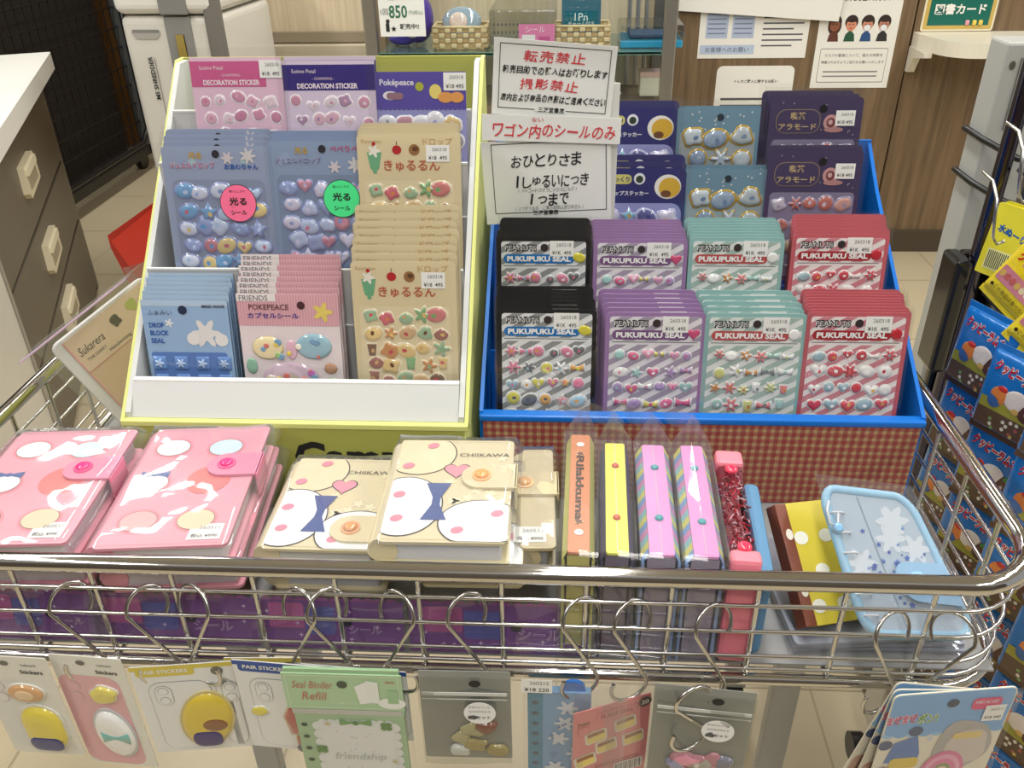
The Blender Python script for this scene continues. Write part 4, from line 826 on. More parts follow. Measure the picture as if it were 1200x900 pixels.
def d_or(S, x, y, z):
    S.text('Rilakkuma', 0, .02*y, (70, 44, 34), w=y*1.12, h=x*.8, rot=-pi/2, bold=.03, z=z+.0002)
    for s in (.8, -.72): S.poly(ell(0, s*y, x*.42), z+.0002, (236, 234, 228))
    for s in (.62, -.56): S.poly(flower(0, s*y, x*.5, 5), z+.0002, (226, 196, 160)); S.poly(ell(0, s*y, x*.3), z+.0004, (120, 80, 60))
spine_book((674, 510), (700, 510), (690, 658), (650, 658), .785, (214, 138, 92), (206, 204, 110), d_or, (214, 206, 120), 'orange spine-up notebook with dark lettering, leftmost of the standing row', 2)
def snaps(c, f):
    def g(S, x, y, z):
        S.poly(rr(-.0003, -y, .0003, y), z+.0001, (200, 190, 200))
        for s in f: S.dome(ell(0, s*y, x*.36, x*.34), z, .002, c)
    return g
spine_book((712, 520), (743, 520), (734, 659), (698, 659), .785, (230, 230, 84), (76, 66, 104), snaps((206, 96, 80), (.52, -.44)), (120, 110, 130), 'bright yellow spine-up notebook with two red snaps', 3)
RB = [(130, 170, 220), (228, 222, 120), (150, 206, 206), (226, 150, 196)]
spine_book((754, 522), (790, 522), (790, 661), (748, 661), .785, (222, 148, 204), (150, 170, 214), snaps((60, 160, 164), (.52, -.42)), (160, 150, 170), 'pink spine-up notebook with teal snaps, left of the pink pair', 4, RB)
spine_book((800, 523), (836, 523), (842, 663), (800, 663), .785, (222, 148, 204), (150, 170, 214), snaps((60, 160, 164), (.52, -.46)), (160, 150, 170), 'pink spine-up notebook with teal snaps, right of the pink pair', 5, RB)
c, rz, w, d = lay((848, 526), (874, 527), (890, 664), (850, 664), .785); c.y += .005; d -= .010
o = thing('glitter_pouch', 'clear red glitter pouch with pink ends standing right of the pink notebooks', 'pouch', (c.x, c.y, .664), (0, 0, rz)); H = .12; x, y = w/2, d/2
S = MB(); S.box((-x, -y, 0), (x, y, H-.004), (226, 150, 160), .006); S.build('clear_body', film_mat('pink_film', (.80, .62, .66), 1.35, 24, .8), o)
MB().box((-x+.003, -y+.01, .006), (x-.003, y-.01, H*.8), (176, 128, 134), .004).build('inner_sleeve', VINYL, o)
S = MB(); R = random.Random(6)
for i in range(260):
    cx, cy, cz = R.uniform(-x*.8, x*.8), R.uniform(-y*.85, y*.75), R.uniform(H*.8, H-.006); S.tube([(cx, cy, cz), (cx+R.uniform(-.004, .004), cy+R.uniform(-.006, .006), cz+.002)], .0008, R.choice([(190, 40, 60), (240, 236, 236), (220, 90, 110), (120, 40, 50)]), 4)
S.build('glitter_filling', PLAS, o, kind='stuff')
for a, b_ in ((-y-.001, -y+.014), (y-.02, y+.002)): MB().box((-x-.001, a, .004), (x+.001, b_, H-.001), (232, 130, 146), .004).build('pink_end', VINYL, o)
for s in (.62, -.78): MB().dome(ell(0, s*y, .006), H-.002, .003, (226, 60, 90)).build('snap_button', PUFF, o)
def frame3(A_, X_, Y_):
    ex = (X_-A_).normalized(); ez = ex.cross(Y_-A_).normalized(); ey = ez.cross(ex)
    return Matrix(((ex.x, ey.x, ez.x, A_.x), (ex.y, ey.y, ez.y, A_.y), (ex.z, ey.z, ez.z, A_.z), (0, 0, 0, 1)))
o = thing('felt_pouch', 'small blue felt pouch standing between the glitter pouch and the dotted notebook', 'pouch', (.166, .588, .664), (0, 0, -.08))
MB().box((0, -.06, 0), (.016, .06, .098), (92, 140, 178), .006).build('felt_body', MATT, o); MB().box((.001, -.061, .084), (.015, .061, .090), (70, 110, 150), .002).build('zip_line', PLAS, o)
# dotted notebook leaning on its brown spine
A_, B_, C_ = at(910, 591, .618), at(948, 735, .536), at(1098, 766, .548)
o = thing('dotted_notebook', 'yellow notebook with white dots and a brown spine under the blue pouch', 'notebook'); ey = (A_-B_).normalized(); ez = (C_-B_).cross(ey).normalized(); o.matrix_world = frame3(B_, B_+ey.cross(ez), A_)
wd, dp = (C_-B_).length, (A_-B_).length
S = MB(); S.slab(rr(0, 0, wd, dp, .003), -.002, 0, (214, 196, 70)); 
for i in range(4):
    for j in range(4):
        cx, cy = .016+.026*i+(.013 if j % 2 else 0), .016+.03*j
        if cx < wd-.008 and cy < dp-.006: S.poly(ell(cx, cy, .0072, .006), .0003, (236, 236, 226))
S.build('front_cover', VINYL, o)
MB().slab(rr(.003, .003, wd-.003, dp-.003), -.0125, -.0025, (206, 200, 190)).build('page_block', PAPER, o); MB().slab(rr(0, 0, wd, dp, .003), -.015, -.013, (206, 188, 66)).build('back_cover', VINYL, o)
S = MB(); S.box((-.0025, 0, -.015), (.009, dp, .0007), (124, 66, 46), .001)
for j in range(2): S.add([(.0045+.0036*math.cos(t), .03+.05*j+.005*math.sin(t), .0011) for t in [2*pi*i/16 for i in range(16)]], [list(range(16))], (226, 220, 206))
S.build('spine', VINYL, o)
# light blue zip pouch on top
D_, C_, A_ = at(1012, 744, .522), at(1136, 746, .525), at(958, 574, .616)
o = thing('zip_pouch', 'light blue clear zip pouch with blue star print at the cart right front', 'pouch'); o.matrix_world = Mz = frame3(D_, C_, A_); im = Mz.inverted()
dB = at(1058, 586, 1)-CAM; nz = Mz.to_3x3() @ Vector((0, 0, 1)); B_ = CAM+dB*((D_-CAM).dot(nz)/dB.dot(nz))
q0, q1, q2, q3 = [im @ p for p in (D_, C_, B_, A_)]
def m2(p): u, v = p; return tuple((q0*(1-u)*(1-v)+q1*u*(1-v)+q2*u*v+q3*(1-u)*v)[:2])
MP = lambda pts: [m2(p) for p in pts]
wd, dp = q1.x, (q3-q0).length; R = random.Random(5)
S = MB(); S.slab(MP(rr(0, 0, 1, 1, .16, 6)), 0, .010, (176, 192, 206), (160, 190, 212))
for i in range(5): p = m2((R.uniform(.15, .85), R.uniform(.15, .85))); S.poly(flower(p[0], p[1], .014, 6), .0102+.00003*i, (206, 216, 224))
for i in range(40): p = m2((R.uniform(.2, .95), R.gauss(.45, .14))); S.poly(star(p[0], p[1], R.uniform(.0012, .0034)), .0106, R.choice([(70, 100, 176), (110, 146, 206)]))
S.poly(MP([(.38, .04), (.39, .04), (.39, .96), (.38, .96)]), .0105, (130, 150, 170)); S.build('clear_body', GLOSS, o)
S = MB(); S.tube([(*p, .008) for p in MP(rr(0, 0, 1, 1, .16, 6))], .0042, (150, 196, 224), 10, True); S.build('blue_piping', VINYL, o)
S = MB(); S.slab(MP([(.62+.17*math.cos(a), .36+.14*math.sin(a)) for a in [pi/2+pi*i/12 for i in range(13)]]+[(1.0, .2), (1.0, .5)]), .0125, .0155, (148, 192, 226)); p = m2((.64, .36)); S.dome(ell(p[0], p[1], .009), .0155, .003, (134, 180, 220)); S.build('flap_tab', VINYL, o)
p = m2((.03, .9)); S = MB(); S.tube([(p[0]+a, p[1]+b_, .012+c) for a, b_, c in ((0, 0, 0), (-.004, -.008, .004), (-.003, -.020, .004), (.004, -.022, .003), (.006, -.010, .003))], .0012, (226, 230, 234), 6); S.dome(ell(p[0]+.004, p[1]-.024, .005), .012, .006, (130, 180, 216)); S.build('zip_pull', PUFF, o)
S = MB()
for i in range(6):
    p = m2((.08, .12+.14*i)); S.tube([(p[0]+.006*math.cos(a), p[1], .0105+.005*math.sin(a)) for a in [pi*k/8 for k in range(9)]], .001, (220, 222, 224), 6)
S.build('ring_row', PUFF, o)
bg = MB(); nn = 14; bg.add([(*m2((-.07+1.14*i/nn, -.02+1.1*k/nn)), .0175+.0008*math.sin(i*1.3+k*.9)) for k in range(nn+1) for i in range(nn+1)], [[k*(nn+1)+i, k*(nn+1)+i+1, (k+1)*(nn+1)+i+1, (k+1)*(nn+1)+i] for k in range(nn) for i in range(nn)], (255, 255, 255), True); bg.build('clear_bag', BAGF, o)
# flat film packets under the right end
for k in range(3):
    o = thing('film_packet', ('grey film wrapped packet at the right end of the basket floor, lowest', 'grey film wrapped packet on the lowest packet at the right end', 'grey film wrapped packet just under the blue pouch')[k], 'packet', (.276-.003*k, .605, .664+.0045*k), (0, 0, .05*k), 'film packets at the right end of the basket')
    MB().slab(rr(-.07, -.068, .080, .075, .004), 0, .003, (150, 154, 166)).build('packet_body', PAPER, o); bag_over(.14, .143, .001, .004, .001, 40+k, .0003).build('clear_bag', BAGF, o)

# ---------------------------------------------------------------- S hooks along the front
def hook(px, py, mirror, where, ph=.4, H=.099, at3=None):
    T = at3 or at(px, py, .509); r = .0165; s = -1 if mirror else 1; P = []
    for i in range(15): a = math.radians(-28+i*(222/14)); P.append((r*math.cos(a), -r+r*math.sin(a)))
    for i in range(17): a = math.radians(14-i*(222/16)); P.append((r*math.cos(a), -H+r+r*math.sin(a)))
    o = thing('s_hook', f'steel S-hook {where}', 'hook', (T.x, T.y-.0, T.z), (0, 0, 0), 'S-hooks on the front of the cart')
    MB().tube([(s*u*math.cos(ph), u*math.sin(ph)-(.017*min(1, -v/.035) if not at3 else .0), v) for u, v in P], .0017, n=10).build('hook_wire', STEEL, o)
    return T
hk = [(82, 682, 0, 'holding the leftmost white sticker card'), (172, 686, 0, 'holding the pink panelled sticker card'), (226, 686, 1, 'holding the yellow headed pair stickers'), (350, 690, 1, 'crossing another hook above the blue header'), (383, 690, 0, 'holding the green memo refill'), (465, 693, 1, 'left of the grey bag with round label'), (547, 695, 0, 'holding the left grey zip bag'), (682, 700, 0, 'above the blue notebook pack'), (742, 703, 0, 'above the pink flake sticker pack'), (837, 708, 0, 'holding the right grey zip bag'), (1047, 717, 0, 'just left of the blue cards at right'), (1118, 718, 1, 'holding the blue cards at lower right')]
for a in hk: hook(*a)
q = at(815, 806, .478); hook(0, 0, 0, 'hanging free in front of the right grey zip bag', at3=q, H=.078)

# ---------------------------------------------------------------- things hanging from the hooks
def hang(name, label, cat, TL, TR, h, build, Y=.486, group=None, twist=0, roll=0):
    a = at(*TL, Y); c = atz(*TR, a.z); w = (c-a).length; tl = 0; twist += math.atan2((c-a).y, (c-a).x)
    o = thing(name, label, cat, a, (0, 0, 0), group); o.matrix_world = Matrix.Translation(a) @ Matrix.Rotation(-tl, 4, 'Y') @ Matrix.Rotation(twist, 4, 'Z') @ Matrix.Rotation(pi/2, 4, 'X') @ Matrix.Translation((w*.5, -.014, 0)) @ Matrix.Rotation(roll, 4, 'Z') @ Matrix.Translation((-w*.5, .014, 0))
    build(o, w, h); return o          # local: x right, y up from the top edge (so y<0 is down), z to the viewer
IV = (228, 226, 214)
def hall(bg, panel, big, small):
    def f(o, w, h):
        S = MB(); S.slab(rr(0, -h, w, 0, .002), 0, .001, IV)
        if panel: S.poly(rr(0, -h+.002, w*.86, -.024, .012), .0012, panel)
        else: S.poly(rr(w*.05, -h+.01, w*.7, -.03, .01), .0012, (222, 222, 214))
        for j in range(2): S.poly(ell(w*.2, -.038-.014*j, .0062, n=20), .0014, (214, 190, 190)); S.poly(ell(w*.2, -.038-.014*j, .0054, n=20), .0016, panel or (224, 224, 216))
        S.text('Stickers', w*.74, -.018, K, w=w*.30, bold=.02, z=.0014); S.text('hallmark', w*.74, -.0095, K, w=w*.2, z=.0014); S.poly(ell(w*.42, -.008, .0042, .003), .0014, (110, 108, 100)); S.build('backing_card', CARD, o)
        big(o, w, h); small(o, w, h)
    return f
def puffy(o, nm, shp, c, hh=.004, inner=(), rim=(226, 224, 214)):
    P = MB(); cx = sum(p[0] for p in shp)/len(shp); cy = sum(p[1] for p in shp)/len(shp)
    P.slab([(cx+(p[0]-cx)*1.1, cy+(p[1]-cy)*1.1) for p in shp], .0012, .0026, rim); P.dome(shp, .0026, hh, c)
    for s2, c2 in inner: P.dome(s2, .0026+hh*.96, .0007, c2)
    P.build(nm, PUFF, o)
R0 = random.Random(2)
hang('sticker_card', 'white hanging sticker card with yellow and navy puffy shape at far left', 'sticker card', (-36, 766), (53, 771), .129, hall(None, None, lambda o, w, h: puffy(o, 'puffy_sticker', rr(w*.34, -.118, w*.88, -.062, .018), (222, 204, 84), .005, [(rr(w*.38, -.116, w*.84, -.098, .008), (50, 56, 118))]), lambda o, w, h: puffy(o, 'puffy_sticker', ell(w*.56, -.044, w*.24, .0105, 26), (206, 160, 116), .003, [(ell(w*.56, -.044, w*.13, .006), (226, 196, 156))])), Y=.484)
hang('sticker_card', 'white hanging sticker card with pink panel and white puffy shape', 'sticker card', (56, 765), (141, 772), .145, hall(None, (226, 176, 178), lambda o, w, h: puffy(o, 'puffy_sticker', ell(w*.56, -.098, w*.26, .03, 30, .1), (236, 236, 232), .005, [(bow(w*.6, -.098, w*.4, .014), (120, 184, 176))], (196, 198, 200)), lambda o, w, h: puffy(o, 'puffy_sticker', blob(w*.6, -.046, w*.2, .010, R0, 24), (222, 208, 110), .003)), Y=.488)
def pair(hc, txt):
    def f(o, w, h):
        S = MB(); S.slab(rr(0, -h, w, 0, .001), 0, .001, (230, 230, 226)); S.poly(rr(0, -.005, w, 0), .0012, hc); S.poly(rr(w*.05, -.0125, w*.62, -.0, .003), .0013, hc); S.text('PAIR STICKERS', w*.33, -.0065, (236, 236, 226), w=w*.46, h=.0046, bold=.03, z=.0016)
        S.poly(ell(w*.84, -.0095, .0052), .0016, (120, 116, 104))
        for x0, x1 in ((.12, .74), (.78, .99)):
            P = rr(w*x0, -h+.004, w*x1, -.02, .012); S.poly(P, .0012, (150, 152, 156)); S.poly(rr(w*x0+.0005, -h+.0045, w*x1-.0005, -.0205, .0115), .0014, (230, 230, 226))
            P = rr(w*x0+.005, -.05, w*x0+.02, -.024, .0075); S.poly(P, .0016, (150, 152, 156)); S.poly(rr(w*x0+.0055, -.0495, w*x0+.0195, -.0245, .007), .0018, (232, 232, 228))
            for yy in (-.031, -.043): S.poly(ell(w*x0+.0125, yy, .0048), .0019, (150, 152, 156)); S.poly(ell(w*x0+.0125, yy, .0043), .0021, (232, 232, 228))
        S.build('backing_card', CARD, o)
        if txt == 'y': puffy(o, 'puffy_sticker', ell(w*.62, -.07, w*.25, .034, 30, -.25), (216, 190, 70), .004, [(rr(w*.44, -.102, w*.74, -.082, .008), (62, 52, 110)), (ell(w*.70, -.074, .011, .008), (136, 92, 60))], (206, 190, 130))
        else:
            puffy(o, 'puffy_sticker', [(w*.46, -.088), (w*.42, -.066), (w*.52, -.045), (w*.74, -.045), (w*.84, -.066), (w*.80, -.088)], (172, 62, 56), .003, [(rr(w*.62, -.066, w*.65, -.05), (70, 40, 36))], (206, 186, 150)); puffy(o, 'puffy_sticker', rr(w*.5, -.106, w*.78, -.09, .004), (164, 58, 54), .002, [(ell(w*.55, -.106, .006, .005), (92, 100, 112)), (ell(w*.72, -.106, .006, .005), (92, 100, 112))], (206, 186, 150))
            puffy(o, 'small_sticker', blob(w*.17, -.062, .007, .006, R0, 18), (222, 206, 90), .001)
    return f
gp = 'hanging pair sticker cards'
hang('sticker_card', 'hanging pair sticker card with yellow header and yellow navy puffy shape', 'sticker card', (150, 782), (271, 774), .113, pair((214, 196, 84), 'y'), Y=.485, group=gp)
hang('sticker_card', 'second yellow headed pair sticker card, tucked behind the blue headed one', 'sticker card', (262, 770), (352, 770), .1, pair((214, 196, 84), 'y'), Y=.500, group=gp)
hang('sticker_card', 'hanging pair sticker card with blue header and red house puffy shape', 'sticker card', (271, 772), (392, 782), .113, pair((44, 80, 156), 'b'), Y=.490, group=gp)
hang('sticker_card', 'second blue headed pair sticker card, its header showing above the green refill', 'sticker card', (352, 777), (476, 787), .09, pair((44, 80, 156), 'b'), Y=.497, group=gp)
GRN = (176, 206, 166)
def memo(o, w, h):
    S = MB(); S.slab(rr(0, -.044, w, 0), .001, .0022, GRN); S.slab(rr(.002, -.044, w-.002, .004), -.002, .0008, (160, 194, 152))
    fr = (226, 236, 216)
    for a in (rr(.003, -.0022, w-.003, -.0016), rr(.003, -.0415, w-.003, -.041), rr(.003, -.041, .0035, -.002), rr(w-.0035, -.041, w-.003, -.002)): S.poly(a, .0026, fr)
    S.text('Seal Binder', w*.25, -.013, (196, 120, 112), w=w*.34, h=.009, shear=.2, z=.0027); S.text('Refill', w*.25, -.027, (196, 120, 112), w=w*.2, h=.010, shear=.2, z=.0027)
    S.poly(ell(w*.5, -.012, .0045), .0027, (70, 84, 66)); S.poly([(w*.60, -.014), (w*.70, -.008), (w*.73, -.034), (w*.63, -.036)], .0027, (236, 238, 232)); S.poly([(w*.70, -.006), (w*.80, -.008), (w*.80, -.034), (w*.71, -.034)], .0029, (232, 236, 228)); S.text('CRUX', w*.90, -.008, (190, 90, 80), w=w*.08, bold=.03, z=.0027); S.poly(ell(w*.9, -.034, .012, .007), .0027, (236, 240, 232)); S.poly(rr(w*.87, -.034, w*.96, -.018), .0029, (160, 196, 152))
    S.text('シール帳リフィル', w*.5, -.035, (236, 242, 230), w=w*.22, z=.0027)
    S.build('header_card', CARD, o)
    S = MB(); S.slab(rr(.004, -h, w-.002, -.052), -.004, .001, (170, 200, 160))
    sc_ = []; x0, x1, y1 = .024, w-.012, -.062
    for k in range(9): cx = x0+(x1-x0)*(k+.5)/9; S.poly(ell(cx, y1, (x1-x0)/17, None, 14), .0013, (234, 236, 234))
    for k in range(8): cy = y1-.011*(k+.5); [S.poly(ell(xx, cy, .0062, None, 14), .0014+.0001*(xx > .05), (234, 236, 234)) for xx in (x0, x1)]
    S.poly(rr(x0, -h+.003, x1, y1), .0017, (234, 236, 234))
    for k in range(4): S.poly(ell(.011, -.066-.016*k, .0028, .0024), .0016, (60, 76, 60))
    def clover(cx, cy):
        for a in range(4): S.poly(ell(cx+.003*math.cos(a*pi/2+.8), cy+.003*math.sin(a*pi/2+.8), .003, None, 10), .0021+.0001*a, (104, 146, 84))
    clover(x1-.006, y1-.003); clover(x0-.001, -.098); S.poly(bow((x0+x1)/2, y1+.001, .028, .008), .0022, (120, 166, 104)); S.poly(ell((x0+x1)/2, y1+.001, .003), .0025, (92, 140, 80))
    for cx, cy in ((x0+.008, y1-.001), (x1-.002, -.112)): S.poly(flower(cx, cy, .0045, 5), .0023, (226, 222, 206)); S.poly(ell(cx, cy, .0015), .0026, (206, 190, 120))
    S.text('friendship', (x0+x1)/2, -.108, (186, 194, 186), w=.046, h=.012, shear=.2, z=.0022)
    Rm = random.Random(3)
    for i in range(18): S.poly(ell(Rm.uniform(x0+.006, x1-.006), Rm.uniform(-h+.01, y1-.008), .0007, None, 6), .0022, Rm.choice([(206, 150, 150), (150, 176, 206), (206, 196, 130)]))
    S.build('memo_sheet', PAPER, o); MB().slab(rr(.003, -.0515, w-.003, -.0455), .0, .0015, (196, 198, 190)).build('bag_seam', PLAS, o)
    film(-.002, -h-.004, w+.006, -.044, .0045, .0008, seed=51).build('clear_bag', FILM, o)
hang('memo_refill', 'green memo refill pack with scalloped white sheet, hanging at the front', 'memo pack', (329, 786), (470, 790), .15, memo, Y=.479)
def zipbag(items, lx, cols):
    def f(o, w, h):
        S = MB(); S.slab(rr(0, -h, w, 0, .002), -.001, -.0004, (150, 152, 148)); S.build('bag_back', mat('grey_bag_back', .3, col=(158, 160, 154)) if 'grey_bag_back' not in bpy.data.materials else bpy.data.materials['grey_bag_back'], o)
        film(0, -h, w, 0, .006, .0012, seed=60+int(w*1e4) % 7).build('clear_bag', ZIPF, o)
        S = MB(); S.slab(rr(.003, -.021, w-.003, -.0175), .0066, .0072, (206, 208, 204)); S.slab(rr(.003, -.0265, w-.003, -.0255), .0066, .007, (190, 192, 188)); S.build('zip_line', PLAS, o)
        S = MB(); S.slab(ell(w*lx, -.042, .0135, n=32), .0075, .0078, (240, 241, 240)); S.text('きせかえシール', w*lx, -.034, K, w=.018, z=.0081); S.text('セット', w*lx+.003, -.047, K, w=.012, bold=.02, z=.0081); S.text('なかみがみえる', w*lx, -.0395, K, w=.018, z=.0081); S.poly(blob(w*lx-.006, -.047, .004, .003, R0), .0081, (90, 92, 94)); S.build('round_label', PAPER, o)
        P = MB(); Rz = random.Random(items)
        for i in range(items): P.dome(blob(w*Rz.uniform(.2, .85), -h+Rz.uniform(.012, .052), Rz.uniform(.007, .013), Rz.uniform(.006, .010), Rz, 20), .0004, Rz.uniform(.002, .005), Rz.choice(cols))
        P.build('loose_stickers', PUFF, o); MB().slab(ell(w*.62, -.006, .005, .004), .0072, .0076, (40, 40, 40)).build('hang_hole', MATT, o)
    return f
hang('zip_bag', 'grey clear zip bag with round white label hanging left of the notebook pack', 'zip bag', (489, 786), (598, 788), .112, zipbag(6, .66, [(206, 196, 150), (236, 236, 232), (150, 84, 70), (90, 92, 94), (190, 170, 110)]), Y=.481)
hang('zip_bag', 'grey clear zip bag with pink pieces inside hanging behind the free hook', 'zip bag', (768, 801), (888, 813), .13, zipbag(13, .66, [(206, 90, 130), (226, 150, 170), (150, 150, 176), (206, 200, 190), (180, 70, 110)]), Y=.486)
def nb(o, w, h):
    S = MB(); S.slab(rr(0, -h, w, -.016, .003), -.006, .001, (122, 170, 212)); S.poly(rr(0, -h, .013, -.016), .0013, (44, 134, 170))
    for k in range(8): S.poly(ell(.0065, -.029-.0135*k, .003, .0022), .0016, (30, 70, 96))
    Rn = random.Random(9)
    for i in range(5): S.poly(flower(Rn.uniform(.024, w-.008), -.035-.02*i, .010, 6), .0014+.0001*i, (222, 230, 236))
    for i in range(16): S.poly(star(Rn.uniform(.018, w-.004), Rn.uniform(-h+.01, -.03), .0018), .0022, (90, 120, 180))
    S.build('notebook_cover', GLOSS, o); film(-.004, -h, w+.03, 0, .004, .001, seed=71).build('clear_bag', BAGF, o); tag_label(.008, -.004, .026, .016, .0052, '260215', '¥18 220', -.05).build('price_label', PAPER, o)
    MB().slab(ell(w*.72, -.014, .010), -.004, -.001, (60, 120, 200)).build('blue_tab', PLAS, o)
hang('notebook_pack', 'blue sky notebook pack with punched left edge hanging in a clear bag', 'notebook', (618, 794), (694, 797), .13, nb, Y=.488)
def flake(o, w, h):
    S = MB(); S.slab(rr(0, -h, w, 0, .0015), 0, .001, (222, 124, 126)); S.poly(rr(w*.3, -.018, w*.82, -.007), .0013, (206, 84, 90)); S.poly(rr(w*.305, -.0175, w*.815, -.0075), .0015, (222, 124, 126)); S.text('FLAKE SEAL', w*.56, -.0125, (150, 44, 56), w=w*.42, h=.005, z=.0018, bold=.02)
    S.text('Funni', w*.13, -.016, (110, 40, 40), w=w*.15, bold=.03, z=.0016); S.poly(rr(w*.06, -.031, w*.2, -.02, .001), .0015, (206, 80, 90)); S.poly(rr(w*.066, -.0305, w*.194, -.0205, .001), .0017, (222, 124, 126)); S.poly(ell(w*.92, -.008, .0062), .0016, (80, 52, 46)); S.text('20', w*.92, -.008, (236, 226, 214), w=.007, bold=.03, z=.0019)
    for cx, cy, rot in ((.30, -.037, .1), (.68, -.030, .15), (.44, -.053, .1), (.80, -.052, .1), (.17, -.066, .2)):
        a = lambda k, rr0=rot: [(w*cx+(p[0])*math.cos(rr0)-(p[1])*math.sin(rr0), cy+p[0]*math.sin(rr0)+p[1]*math.cos(rr0)) for p in rr(-.0085*k, -.0068*k, .0085*k, .0068*k, .003)]
        S.poly(a(1.2), .0013, (238, 230, 214)); S.poly(a(1.0), .0016, (230, 208, 110)); S.poly([(w*cx-.0078, cy+.001), (w*cx+.0078, cy+.0036), (w*cx+.0068, cy+.0078), (w*cx-.0085, cy+.0055)], .0019, (150, 90, 60))
    S.poly(rr(w*.56, -.096, w*.95, -.082), .0014, (236, 232, 226))
    for i in range(16): S.poly(rr(w*(.58+.022*i), -.095, w*(.588+.022*i+.006*(i % 3 == 0)), -.083), .0017, K)
    for j in range(2): S.poly(rr(w*.3, -.078-.003*j, w*.9, -.0765-.003*j), .0014, (176, 70, 78))
    S.build('sticker_pouch', GLOSS, o); film(-.002, -h-.002, w+.002, .026, .003, .001, seed=81).build('clear_bag', BAGF, o)
hang('flake_sticker_pack', 'pink flake sticker pack tilted, with yellow square stickers, hanging beside the blue notebook', 'sticker pack', (672, 836), (763, 811), .11, flake, Y=.474)
def blue(o, w, h):
    S = MB(); S.slab(rr(0, -h, w, 0, .006), 0, .0012, (228, 222, 204)); S.slab(rr(.001, -.05, w-.001, -.001, .005), .0012, .0014, (122, 172, 222))
    for k in range(10): S.poly(ell(w*(k+.5)/10, -.05, w*.055, .004, 12), .0013+.00005*(k % 2), (122, 172, 222) if k % 2 else (150, 196, 230))
    S.text('まぜまぜ', w*.12, -.030, (240, 240, 240), w=w*.25, h=.0115, rot=.10, bold=.09, z=.0017); S.text('まぜまぜ', w*.12, -.030, (214, 78, 124), w=w*.24, h=.0105, rot=.10, bold=.03, z=.0019); S.text('ポン!', w*.33, -.030, (240, 240, 240), w=w*.17, h=.0135, rot=.06, bold=.09, z=.0018); S.text('ポン!', w*.33, -.030, (110, 166, 70), w=w*.16, h=.0125, rot=.06, bold=.03, z=.002)
    S.poly(ell(w*.5, -.014, .005), .0018, (40, 60, 90)); S.poly(rr(w*.66, -.024, w*.90, -.010, .004), .0018, (222, 80, 130)); S.text('10個に1個', w*.78, -.0145, (240, 236, 240), w=w*.19, bold=.03, z=.0021)
    S.poly([(w*.08, -.086), (w*.12, -.06), (w*.30, -.052), (w*.36, -.075), (w*.36, -.082)], .0017, (82, 122, 186)); [S.poly(ell(w*cx, cy, .006), .0018, (58, 76, 120)) for cx, cy in ((.05, -.062), (.27, -.046))]; S.poly(rr(w*.13, -.094, w*.37, -.080, .004), .0019, (222, 194, 84)); S.poly(rr(w*.02, -.14, w*.16, -.09, .008), .0018, (190, 150, 130)); S.poly(rr(w*.16, -.14, w*.38, -.094, .006), .0018, (232, 206, 190)); S.poly(rr(w*.18, -.14, w*.36, -.116, .006), .0021, (76, 116, 180))
    S.poly(blob(w*.70, -.07, w*.24, .034, random.Random(3), 24, .06), .0017, (176, 172, 170)); S.poly(blob(w*.74, -.072, w*.18, .024, random.Random(5), 24, .06), .0019, (206, 196, 190)); S.poly(rr(w*.6, -.060, w*.84, -.052, .003), .002, (224, 200, 130))
    for k, (rx, c) in enumerate(((.19, (222, 120, 166)), (.16, (236, 170, 200)), (.125, (226, 130, 172)), (.085, (140, 160, 110)), (.06, (232, 206, 190)))): S.poly(ell(w*.60, -.104, w*rx, .155*rx, 26), .0021+.0001*k, c)
    Rb = random.Random(4)
    for i in range(14): S.poly(ell(w*Rb.uniform(.05, .95), Rb.uniform(-.14, -.05), .0025, None, 8), .0016, Rb.choice([(206, 214, 226), (236, 232, 220), (190, 196, 206)]))
    S.build('backing_card', CARD, o); tag_label(w*.865, -.029, w*.17, .019, .0022, '260311', '¥18 440', -.06).build('price_label', PAPER, o); film(-.003, -h, w+.003, .002, .0035, .0006, seed=91).build('clear_bag', FILM, o)
gq = 'blue sticker cards on the lower right hook'
hang('sticker_card', 'blue topped sticker card with pink swirl picture, frontmost at lower right', 'sticker card', (1048, 814), (1194, 803), .15, blue, Y=.474, group=gq)
for k, (dx, yy) in enumerate(((-2, .481), (-4, .487))): hang('sticker_card', ('blue topped sticker card directly behind the frontmost lower right one', 'blue topped sticker card at the back of the lower right hook')[k], 'sticker card', (1046+dx, 812-3*k), (1190-8*k, 799-3*k), .145, blue, Y=yy, group=gq, twist=-.03, roll=-.10-.12*k)

# ---------------------------------------------------------------- packet and red bags at the left of the green box
A_, B_, C_ = Vector((-.566, .806, .806)), Vector((-.514, .874, .838)), Vector((-.536, .800, .700))
o = thing('stationery_packet', 'tan paper card pack in a clear bag between left rim and green box', 'stationery packet'); ex = (B_-A_).normalized(); Mx = frame3(C_, C_+ex, C_+(A_-C_)); Mx = Matrix.Translation(A_-(Mx.to_3x3() @ Vector((0, .135, 0)))) @ Mx.to_3x3().to_4x4(); o.matrix_world = Mx
wd = (B_-A_).length+.012; 
wd += .03
S = MB(); S.slab(rr(0, 0, wd, .135, .010), -.010, 0, (224, 222, 220)); S.build('padded_book', PAPER, o)
S = MB(); S.slab(rr(.012, .006, wd, .132, .002), .0004, .0012, (212, 182, 150)); S.poly(rr(.012, .088, wd, .132), .0014, (220, 194, 166)); S.poly(rr(.012, .087, wd, .0882), .0016, (196, 130, 116)); S.poly(rr(.012, .006, .0135, .132), .0016, (222, 150, 150))
S.text('Sukarera', .036, .112, K, w=.034, h=.010, z=.0018, shear=.25); S.text('THE DIARY', .034, .100, K, w=.026, z=.0018); S.poly(rr(wd*.62, .03, wd, .084), .0016, (168, 184, 146)); S.text('Handwriting', .062, .093, K, w=.03, z=.0018)
